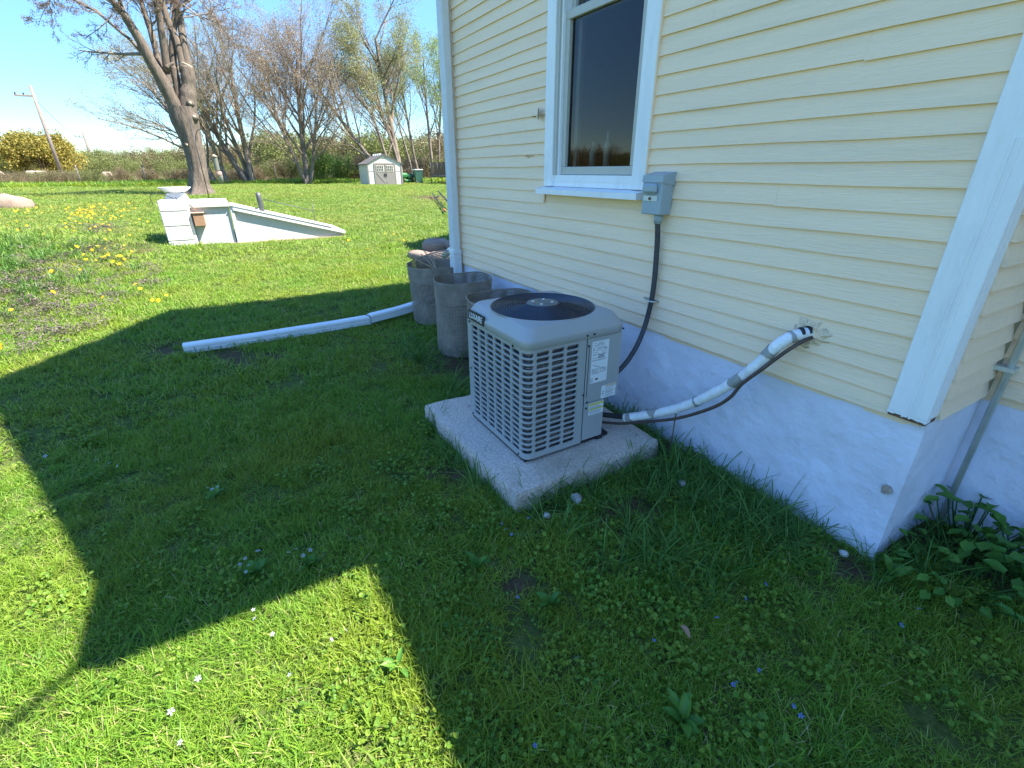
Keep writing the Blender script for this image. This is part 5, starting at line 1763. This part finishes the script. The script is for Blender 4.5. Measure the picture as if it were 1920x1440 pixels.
tr.build('trim', M_SHEDG, shd)
b = MB(); sbox(b, .08, Wd - .08, -.012, 0, .74, .755); b.build('wall_groove', M_SHEDG, shd)
b = MB(); sbox(b, Wd / 2 - .12, Wd / 2 + .12, -.02, 0, 1.42, 1.47); b.build('gable_vent', M_SHEDG, shd)
for s in (-1, 1):
    d = MB(); u0, u1 = (Wd / 2 - .545, Wd / 2 - .01) if s < 0 else (Wd / 2 + .01, Wd / 2 + .545)
    sbox(d, u0, u1, -.03, -.004, .03, 1.09)
    dd = d.build('door', M_SHEDG, shd)
    wf = MB(); sbox(wf, u0 + .05, u1 - .05, -.045, -.031, .72, 1.04)
    wfo = wf.build('door_window', M_SHEDW, dd)
    p = MB()
    for i in range(4):
        for j in range(2):
            a = u0 + .075 + i * .10
            sbox(p, a, a + .07, -.05, -.046, .75 + j * .145, .875 + j * .145)
    p.build('pane', M_GLASSD, dd)
    b = MB(); b.hexa([S_(u0 + .05 if s < 0 else u1 - .05, -.045, .62), S_(u0 + .05 if s < 0 else u1 - .05, -.031, .62), S_(u1 - .06 if s < 0 else u0 + .06, -.031, .10), S_(u1 - .06 if s < 0 else u0 + .06, -.045, .10),
                      S_(u0 + .05 if s < 0 else u1 - .05, -.045, .68), S_(u0 + .05 if s < 0 else u1 - .05, -.031, .68), S_(u1 - .06 if s < 0 else u0 + .06, -.031, .16), S_(u1 - .06 if s < 0 else u0 + .06, -.045, .16)])
    b.build('brace', mat('taupe_light', (.27, .245, .225), .55), dd)
    b = MB(); e = u1 - .06 if s < 0 else u0 + .02
    sbox(b, e, e + .04, -.06, -.031, .46, .62)
    b.build('handle', M_DARK, dd)

mw = thing('riding_mower', 'green riding lawn mower parked right of the shed', 'lawn mower', (-31.9, 10.7, .75))
mx_, my_, mz_ = -31.9, 10.75, .75
MB().bev((mx_ - .3, my_ - .45, mz_ + .30), (mx_ + .3, my_ + .25, mz_ + .62), .10).build('hood', M_GREENP, mw)
MB().bev((mx_ - .35, my_ + .22, mz_ + .25), (mx_ + .35, my_ + .85, mz_ + .52), .08).build('fender', M_GREENP, mw)
MB().bev((mx_ - .2, my_ + .45, mz_ + .52), (mx_ + .2, my_ + .72, mz_ + .62), .03).bev((mx_ - .2, my_ + .68, mz_ + .6), (mx_ + .2, my_ + .76, mz_ + .92), .03).build('seat', M_DARK, mw)
MB().tube([(mx_, my_ + .2, mz_ + .55), (mx_, my_ + .32, mz_ + .85)], .02, 6).tube([(mx_ + .16 * math.cos(a), my_ + .33 + .1 * math.sin(a), mz_ + .86 + .1 * math.sin(a)) for a in np.linspace(0, 6.283, 17)], .016, 5, False).build('steering_wheel', M_DARK, mw)
for sx in (-1, 1):
    for dy, r in ((-.3, .19), (.6, .27)):
        w_ = MB().cyl((mx_ + sx * .42 - .08, my_ + dy, mz_ + r), (1, 0, 0), r, .16, 18).build('wheel', M_DARK, mw)
        MB().cyl((mx_ + sx * .42 - .084, my_ + dy, mz_ + r), (1, 0, 0), r * .5, .168, 12).build('rim', M_YELLOWP, w_)
MB().bev((mx_ - .5, my_ - .1, mz_ + .1), (mx_ + .5, my_ + .45, mz_ + .24), .04).build('mower_deck', M_GREENP, mw)

tb_ = thing('trash_bin', 'dark green wheeled trash bin with pale lid between mower and trampoline', 'trash bin', (-31.3, 11.5, .75))
x, y, z = -31.3, 11.5, .75
MB().hexa([(x - .2, y - .2, z + .03), (x + .2, y - .2, z + .03), (x + .2, y + .2, z + .03), (x - .2, y + .2, z + .03), (x - .26, y - .25, z + .75), (x + .26, y - .25, z + .75), (x + .26, y + .25, z + .75), (x - .26, y + .25, z + .75)]).build('body', M_BINP, tb_)
MB().bev((x - .29, y - .28, z + .752), (x + .29, y + .28, z + .83), .03).build('lid', mat('pale_bin_lid', (.35, .42, .40), .5), tb_)
for s in (-1, 1): MB().cyl((x + .2, y + s * .2 - .03, z + .08), (0, 1, 0), .08, .06, 12).build('wheel', M_DARK, tb_)

tm = thing('trampoline', 'dark netted trampoline at the lawn edge beside the house corner', 'trampoline', (-30.0, 13.6, .75))
x, y, z, R = -30.0, 13.9, .75, 1.9
MB().tube([(x + R * math.cos(a), y + R * math.sin(a), z + .42) for a in np.linspace(0, 6.283, 49)], .04, 8, False).build('frame_ring', M_STEEL, tm)
MB().lathe([(0, .43), (R - .05, .43)], (x, y, z), 48).build('mat', M_DARK, tm)
for k in range(8):
    a = k * math.pi / 4 + .3
    MB().tube([(x + R * math.cos(a), y + R * math.sin(a), z), (x + R * math.cos(a), y + R * math.sin(a), z + 1.22)], .022, 6).build('pole', M_DARK, tm)
nb = MB()
na = 180
for k in range(na):
    a = 2 * math.pi * k / na; da = .006
    nb.add([(x + (R - .03) * math.cos(a + s * da), y + (R - .03) * math.sin(a + s * da), z + zz) for zz in (.45, 1.2) for s in (-1, 1)], [(0, 1, 3, 2)])
for zz in np.arange(.46, 1.2, .05):
    A_ = [(x + (R - .03) * math.cos(a), y + (R - .03) * math.sin(a), z + zz + e) for e in (0, .016) for a in np.linspace(0, 6.283, 49)]
    nb.add(A_, [(i, i + 1, 50 + i, 49 + i) for i in range(48)])
nb.build('net', M_DARK, tm)
# black tubular frame near the house corner
hf = thing('black_tubing_frame', 'black tubing with a red joint poking out past the downspout', 'frame', (-11.5, 4.9, .2))
MB().tube([(-18.2, 7.20, .72), (-13.6, 5.75, .42)], .022, 6).build('rail', M_DARK, hf)
MB().tube([(-18.2, 7.45, .80), (-13.9, 6.05, .58)], .022, 6).build('rail', M_DARK, hf)
MB().tube([(-17.0, 6.80, .60), (-17.0, 7.08, .745)], .018, 6).build('crossbar', M_DARK, hf)
MB().tube([(-14.0, 5.87, .45), (-13.75, 5.80, .43)], .034, 8).build('red_joint', M_RUST, hf)

# ------------------------------------------------------------------ poles, posts, hook, feeder, boulder, field things
for k, (x, y, h, r, arm_, lab) in enumerate(((-69.0, -12.75, 8.3, .15, True, 'tallest weathered utility pole with crossarm at far left'), (-119.0, -17.1, 7.2, .24, True, 'middle sized utility pole right of the tallest one'), (-168.0, -23.1, 5.6, .28, False, 'smallest and farthest wooden utility pole'))):
    t = thing('utility_pole', lab, 'utility pole', (x, y, .75), 'utility poles across the field')
    MB().tube([(x, y, .5), (x, y, .75 + h)], [r * 1.2, r * .8], 10).build('shaft', M_POLE, t)
    if arm_:
        MB().bev((x - .06, y - 1.4, .75 + h - .95), (x + .06, y + .1, .75 + h - .80), .01).build('crossarm', M_POLE, t)
        for q in (-1.3, -.7): MB().cyl((x, y + q, .75 + h - .80), (0, 0, 1), .06, .18, 8).build('insulator', M_DARK, t)
wl = MB()
P0, P1 = TO([-69., -12.75, .75 + 7.2]), TO([-119., -17.1, .75 + 6.0])
tag(MB().tube([tuple(P0 + (P1 - P0) * t - TO([0, 0, 3.2 * t * (1 - t)])) for t in np.linspace(0, 1, 14)], .02, 4).build('power_line', M_DARK), 'thin sagging power line between the two nearest poles', 'cable')
for (x, y, lab) in ((-41.0, -3.5, 'thin dark fence post standing in the brush left of the big trunk'), (-41.5, 1.9, 'thin dark fence post right of the bird feeder'), (-40.2, -6.7, 'short fence post at the field edge between poles'), (-41.2, 4.3, 'thin fence post by the forked bare tree')):
    tag(MB().tube([(x, y, .6), (x, y + .03, 1.9)], .045, 6).build('fence_post', M_BARK3), lab, 'fence post', 'old fence posts at the field edge')
for (x, y, s, lab) in ((-62.0, -13.0, .9, 'long pale box lying below the olive tree'), (-58.0, -10.3, .4, 'small pale stump right of the tallest pole'), (-60.0, -7.8, .45, 'small pale upright block in the field near the brush'), (-56.5, -14.4, .6, 'low pale block at far left field edge')):
    z = tz(x, y)
    tag(MB().bev((x - .3, y - s, z), (x + .3, y + s * .6, z + .75 + .1 * s), .12).build('pale_block', mat('pale_field_block', (.55, .45, .36), .8)), lab, 'block', 'pale blocks in the field')
V, F = [], []
r_ = np.random.default_rng(3)
for j in range(9):
    for i in range(16):
        th, ph = math.pi * j / 8, 2 * math.pi * i / 16
        k = 1 + .1 * math.sin(2 * ph + j) + r_.normal(0, .03)
        V.append((-19.6 + .4 * k * math.sin(th) * math.cos(ph), -5.1 + .62 * k * math.sin(th) * math.sin(ph), .66 + .30 * k * math.cos(th)))
F = [(j * 16 + i, (j + 1) * 16 + i, (j + 1) * 16 + (i + 1) % 16, j * 16 + (i + 1) % 16) for j in range(8) for i in range(16)]
tag(MB().add(V, F, True).build('boulder', M_ROCK), 'low tan boulder on the lawn at the left edge beyond the dandelions', 'boulder')
hk = thing('shepherd_hook', 'thin black shepherd hook pole standing before the big trunk', 'garden hook', (-20.3, -.10, .62))
MB().tube([(-20.3, -.10, .45), (-20.3, -.10, 3.05)], .013, 6).build('rod', M_DARK, hk)
MB().tube(spline([(-20.3, -.10, 2.35), (-20.3, .0, 2.68), (-20.3, .13, 2.76), (-20.3, .26, 2.66), (-20.3, .31, 2.42), (-20.3, .28, 2.30), (-20.3, .34, 2.26), (-20.3, .38, 2.34)], 30), .012, 6).build('hook_arm', M_DARK, hk)
bf = thing('bird_feeder', 'tube bird feeder with clear base hanging from the shepherd hook', 'bird feeder', (-20.3, .32, 1.1))
MB().tube([(-20.3, .31, 2.27), (-20.3, .33, 2.02)], .006, 5).build('hanger', M_DARK, bf)
MB().lathe([(0, .07), (.11, .0), (.10, -.01)], (-20.3, .34, 1.97), 14).build('lid', mat('feeder_lid', (.35, .28, .2), .7), bf)
MB().lathe([(.075, 0), (.075, .42)], (-20.3, .35, 1.54), 14).build('seed_tube', mat('frosted_feeder', (.16, .16, .13), .4), bf)
MB().lathe([(.03, .12), (.09, .10), (.09, 0)], (-20.3, .37, 1.40), 14).build('middle_cup', mat('brown_feeder_cup', (.30, .18, .14), .6), bf)
MB().lathe([(.08, .25), (.07, .0), (0, 0)], (-20.3, .385, 1.14), 14).build('lower_jar', mat('pale_jar', (.26, .25, .22), .25), bf)

# ------------------------------------------------------------------ flowers
DAND = [(-14.52, -3.71), (-12.36, -3.04), (-11.6, -2.99), (-11.28, -3.12), (-10.95, -3.07), (-11.16, -3.0), (-16.58, -4.01), (-17.17, -4.21), (-17.7, -4.5), (-15.56, -3.74), (-16.19, -3.7), (-14.68, -3.47), (-17.86, -3.69), (-17.51, -3.41), (-17.68, -3.37), (-13.68, -2.76), (-12.67, -2.46), (-17.28, -3.08), (-16.62, -2.96), (-16.99, -2.97), (-16.71, -2.87), (-17.09, -2.89), (-16.3, -2.75), (-15.94, -2.76), (-15.52, -2.64), (-15.89, -2.63), (-15.11, -2.58), (-14.36, -2.51), (-14.51, -2.46), (-14.65, -2.41), (-15.74, -2.53), (-15.9, -2.49), (-15.83, -2.42), (-15.87, -2.38), (-15.23, -2.97), (-14.13, -2.73), (-14.21, -2.68), (-15.85, -2.9), (-16.02, -3.03), (-17.67, -2.62), (-18.85, -2.62), (-18.63, -2.44), (-18.71, -2.17), (-17.12, -1.88), (-16.3, -1.95), (-16.85, -2.1), (-17.18, -2.33), (-14.33, -2.18), (-13.45, -2.01), (-14.6, -2.13), (-14.72, -2.07), (-14.84, -2.01), (-15.15, -1.94), (-14.66, -1.78), (-14.28, -1.7), (-14.09, -1.62), (-14.58, -1.59), (-15.09, -1.55), (-14.11, -1.4), (-12.26, -1.85), (-12.07, -1.9), (-11.8, -1.51), (-12.3, -1.4), (-12.11, -1.34), (-11.19, -1.8), (-10.73, -1.63), (-10.39, -1.71), (-10.09, -1.83), (-9.92, -1.77), (-9.91, -1.92), (-9.54, -1.84), (-9.81, -1.65), (-9.65, -1.62), (-9.9, -1.49), (-9.69, -1.48), (-9.26, -1.42), (-9.37, -1.5), (-9.46, -1.37), (-9.94, -1.34), (-9.11, -1.9), (-8.96, -2.14), (-7.74, -1.91), (-7.12, -2.15), (-5.69, -1.88), (-7.4, -1.4), (-7.78, -1.1), (-7.59, -1.04), (-6.84, -0.86), (-6.91, -0.81), (-7.19, -0.75), (-5.91, -0.92), (-17.16, -2.7), (-12.65, -1.93), (-17.37, -1.67), (-18.29, -2.78), (-18.02, -3.79), (-18.12, -4.12), (-16.74, -4.52), (-10.34, 3.16), (-10.68, 3.06), (-9.65, 3.14), (-9.15, 2.27), (-10.67, 2.13), (-10.18, 2.17), (-12.84, 1.62), (-12.89, 3.43), (-11.0, 3.63),
        (-28.0, -6.97), (-29.14, -6.82), (-28.01, -6.16), (-28.32, -5.72), (-25.25, -6.17), (-24.04, -5.47), (-26.66, -5.15), (-27.58, -4.72)]


_rx = np.random.default_rng(77)
for cx_, cy_, sx_, sy_, n in ((-16.2, -2.85, .7, .25, 42), (-14.5, -2.2, .9, .25, 26), (-17.0, -3.6, .8, .5, 18), (-10.0, -1.65, .5, .25, 14), (-12.0, -2.6, .8, .5, 10)):
    DAND += [(cx_ + float(a), cy_ + float(b)) for a, b in zip(_rx.normal(0, sx_, n), _rx.normal(0, sy_, n))]


def flower_head(nm, m, r, petals, layers, cone, seed):
    r_ = np.random.default_rng(seed)
    V, F, RN = [], [], []
    for l in range(layers):
        k = petals - 3 * l
        rr = r * (1 - .28 * l)
        for i in range(k):
            a = 2 * math.pi * (i + .5 * l) / k + r_.normal(0, .05)
            d, s = TO([math.cos(a), math.sin(a), 0]), TO([-math.sin(a), math.cos(a), 0])
            b = len(V)
            z0, z1 = .004 * l + cone * .2, cone * (.6 + .4 * l)
            wv = rr * 2.6 / k
            V += [d * rr * .1 + TO([0, 0, z0]), d * rr * .75 - s * wv * .5 + TO([0, 0, z1]), d * rr + TO([0, 0, z1 * .8]), d * rr * .75 + s * wv * .5 + TO([0, 0, z1])]
            F.append((b, b + 1, b + 2, b + 3)); RN += [float(r_.random())] * 4
    return npmesh(nm, np.array(V), np.array(F), m, rnd=RN, link=False)


dh = flower_head('flower_head', M_DAND, .032, 18, 4, .010, 1)
dst = MB().tube([(0, 0, -.12), (.004, 0, -.06), (0, 0, .0)], .0022, 4).build('stem', mat('pale_flower_stem', (.22, .28, .10), .6))
proto = bpy.data.objects.new('dandelion', None)
proto.empty_display_size = .03
COL.objects.link(proto)
COL.objects.link(dh)
dh.parent = proto
dst.parent = proto
tag(proto, 'yellow dandelion in bloom in the sunlit grass', 'dandelion', 'dandelions in the lawn')
r_ = np.random.default_rng(8)
for k, (x, y) in enumerate(DAND):
    if k == 0: t = proto
    else:
        t = proto.copy(); COL.objects.link(t)
        for ch in (dh, dst):
            c = ch.copy(); COL.objects.link(c); c.parent = t
    rr = math.hypot(x, y)
    t.location = (x, y, tz(x, y) + .085 + .05 * r_.random())
    s = .60 + .50 * r_.random()
    t.scale = (s, s, s)
    t.rotation_euler = (r_.normal(0, .4), .35 + r_.normal(0, .4), r_.random() * .5)


def small_flowers(name, coords, m, rad, label, cat, group, h, petals):
    fh = flower_head(name, m, rad, petals, 1, rad * .35, 3)
    tag(fh, label, cat, group)
    r_ = np.random.default_rng(2)
    for k, (x, y) in enumerate(coords):
        o = fh if k == 0 else fh.copy()
        COL.objects.link(o)
        o.location = (x, y, tz(x, y) + h + .015 * r_.random())
        s = .8 + .5 * r_.random()
        o.scale = (s, s, s)
        o.rotation_euler = (r_.normal(0, .5), r_.normal(0, .5), r_.random() * 6.28)


small_flowers('violet_flower', [(-1.85, -0.2), (-1.79, -0.19), (-1.76, -0.2), (-1.86, -0.15), (-1.82, -0.22), (-1.78, -0.04), (-1.8, -0.01), (-1.74, 0.01), (-1.75, 0.04), (-1.7, 0.09), (-2.47, -0.33), (-2.44, -0.31), (-2.47, -0.29), (-3.1, -0.87), (-3.0, -0.79), (-2.94, -0.75), (-3.29, -1.12), (-3.24, -1.07), (-1.55, -0.19), (-1.51, -0.19), (-1.4, -0.14), (-1.28, 0.03), (-1.29, 0.08), (-1.28, -0.43), (-1.16, -0.4), (-1.35, -0.36), (-1.21, -0.11)],
              M_VIOLA, .0085, 'tiny pale violet flower low in the grass', 'flower', 'pale violets in the lawn', .055, 5)
small_flowers('speedwell_flower', [(-1.5, 0.82), (-1.45, 0.81), (-1.41, 0.82), (-1.46, 0.94), (-1.11, 0.67), (-0.8, 0.71), (-0.67, 1.24), (-0.67, 1.4), (-0.67, 1.52), (-0.47, 1.19), (-0.48, 1.09), (-0.48, 1.07), (-0.72, 0.98), (-0.35, 1.18), (-0.32, 1.16), (-0.65, 0.45), (-0.32, 1.77), (-0.32, 1.91), (0.02, 1.72)],
              M_BLUEF, .0075, 'tiny blue flower low in the shaded grass', 'flower', 'blue flowers in the shaded grass', .048, 5)


# ------------------------------------------------------------------ broad-leaved plants
def leaf_mesh(nm, L, W, seed, heart=False):
    r_ = np.random.default_rng(seed)
    V, F = [], []
    n = 7
    for i in range(n + 1):
        t = i / n
        wv = W * (math.sin(math.pi * min(1, t * .92 + .06)) ** .75) * (1 if not heart else (1.25 - .75 * t)) + .0004
        z = .22 * L * math.sin(t * 2.3)
        y0 = t * L - (0.10 * L if heart and i == 0 else 0)
        for s, dz in ((-1, .18 * W), (-.5, .04 * W), (0, 0), (.5, .04 * W), (1, .18 * W)):
            V.append((s * wv / 2, y0 - (.12 * L * abs(s) if heart and i == 0 else 0), z + dz + r_.normal(0, .012 * W)))
    F = [(i * 5 + j, i * 5 + j + 1, i * 5 + 6 + j, i * 5 + 5 + j) for i in range(n) for j in range(4)]
    return npmesh(nm, np.array(V), np.array(F), M_WEED, rnd=np.full(len(V), .3 + .5 * r_.random()), smooth_=True, link=False)


def rosette(label, x, y, n, L, W, seed, group='broad weeds in the near lawn', up=.5):
    t = thing('dock_weed', label, 'weed', (x, y, tz(x, y)), group)
    r_ = np.random.default_rng(seed)
    for k in range(n):
        o = leaf_mesh('leaf', L * (.7 + .5 * r_.random()), W * (.8 + .4 * r_.random()), seed * 50 + k)
        COL.objects.link(o)
        o.parent = t
        o.location = (0, 0, .01)
        o.rotation_euler = (up + r_.normal(0, .2), r_.normal(0, .2), k * 6.283 / n + r_.normal(0, .3))


rosette('broad leaved dock weed in the shade near the bottom edge', -.50, .88, 8, .085, .030, 1)
rosette('broad leaved weed at the sun shadow boundary', -1.10, .20, 6, .06, .022, 2)
rosette('broad leaved weed close to the blue flowers', -1.05, .78, 5, .08, .030, 3)
rosette('small broad leaved weed near the pad corner', -1.35, .62, 5, .075, .030, 4)
rosette('pale leaved violet clump at the shadow edge', -1.80, -.17, 9, .055, .036, 5)
rosette('violet clump in the shade between shadow tip and pad', -1.72, .03, 8, .055, .036, 6)
rosette('small violet clump in the middle of the shaded lawn', -2.46, -.30, 6, .055, .034, 7)
rosette('broad leaved plant by the house foundation corner', -.47, 2.02, 7, .10, .05, 8, up=.7)


def leafy_plant(label, x, y, n, h, L, seed):
    t = thing('leafy_plant', label, 'plant', (x, y, tz(x, y)), 'leafy plants in the inner corner')
    r_ = np.random.default_rng(seed)
    for k in range(n):
        a = r_.random() * 6.283; hh = h * (.35 + .65 * r_.random()); rr = .22 * math.sqrt(r_.random())
        px_, py_ = rr * math.cos(a), rr * math.sin(a)
        MB().tube([(x + px_ * .3, y + py_ * .3, -.02), (x + px_ * .8, y + py_ * .8, hh * .6), (x + px_, y + py_, hh)], .0028, 4).build('stalk', M_GRASSL, t)
        o = leaf_mesh('leaf', L * (.7 + .5 * r_.random()), L * .85 * (.8 + .3 * r_.random()), seed * 70 + k, True)
        COL.objects.link(o)
        o.parent = t
        o.location = (px_, py_, hh)
        o.rotation_euler = (-.25 + r_.normal(0, .3), r_.normal(0, .3), a - 1.57 + r_.normal(0, .5))


leafy_plant('tall plant with large heart shaped leaves against the recessed foundation', -.38, 2.52, 44, .20, .060, 1)
leafy_plant('large leaved plant at the right edge beside the tall one', -.12, 2.48, 50, .20, .066, 2)
leafy_plant('lower leafy plant in front of the corner pipe', -.30, 2.22, 40, .11, .042, 3)

# dead leaf and pale stones
o = leaf_mesh('dead_leaf', .045, .035, 99)
o.data.materials.clear(); o.data.materials.append(mat('dead_leaf_brown', (.34, .20, .13), .8))
COL.objects.link(o); o.location = (-.66, 1.08, .06); o.rotation_euler = (.5, .3, 2)
tag(o, 'single curled brown dead leaf in the shaded grass', 'leaf')
for k, (x, y, s, lab) in enumerate(((-1.50, 1.25, .035, 'pale round stone beside the long edge of the concrete pad'), (-1.32, 1.80, .025, 'small whitish stone in the dark soil between pad and foundation'), (-.62, 2.0, .02, 'tiny pale stone in the soil at the house corner'), (-1.47, 1.05, .02, 'small grey stone near the front corner of the pad'))):
    V = []
    for j in range(7):
        for i in range(10):
            th, ph = math.pi * j / 6, 2 * math.pi * i / 10
            q = 1 + .15 * math.sin(3 * ph + k + j)
            V.append((x + s * q * math.sin(th) * math.cos(ph), y + .8 * s * q * math.sin(th) * math.sin(ph), .02 + .7 * s * math.cos(th)))
    tag(MB().add(V, [(j * 10 + i, (j + 1) * 10 + i, (j + 1) * 10 + (i + 1) % 10, j * 10 + (i + 1) % 10) for j in range(6) for i in range(10)], True).build('pebble', mat('pale_pebble', (.42, .39, .36), .8, .2, 30)), lab, 'stone', 'small stones round the pad')
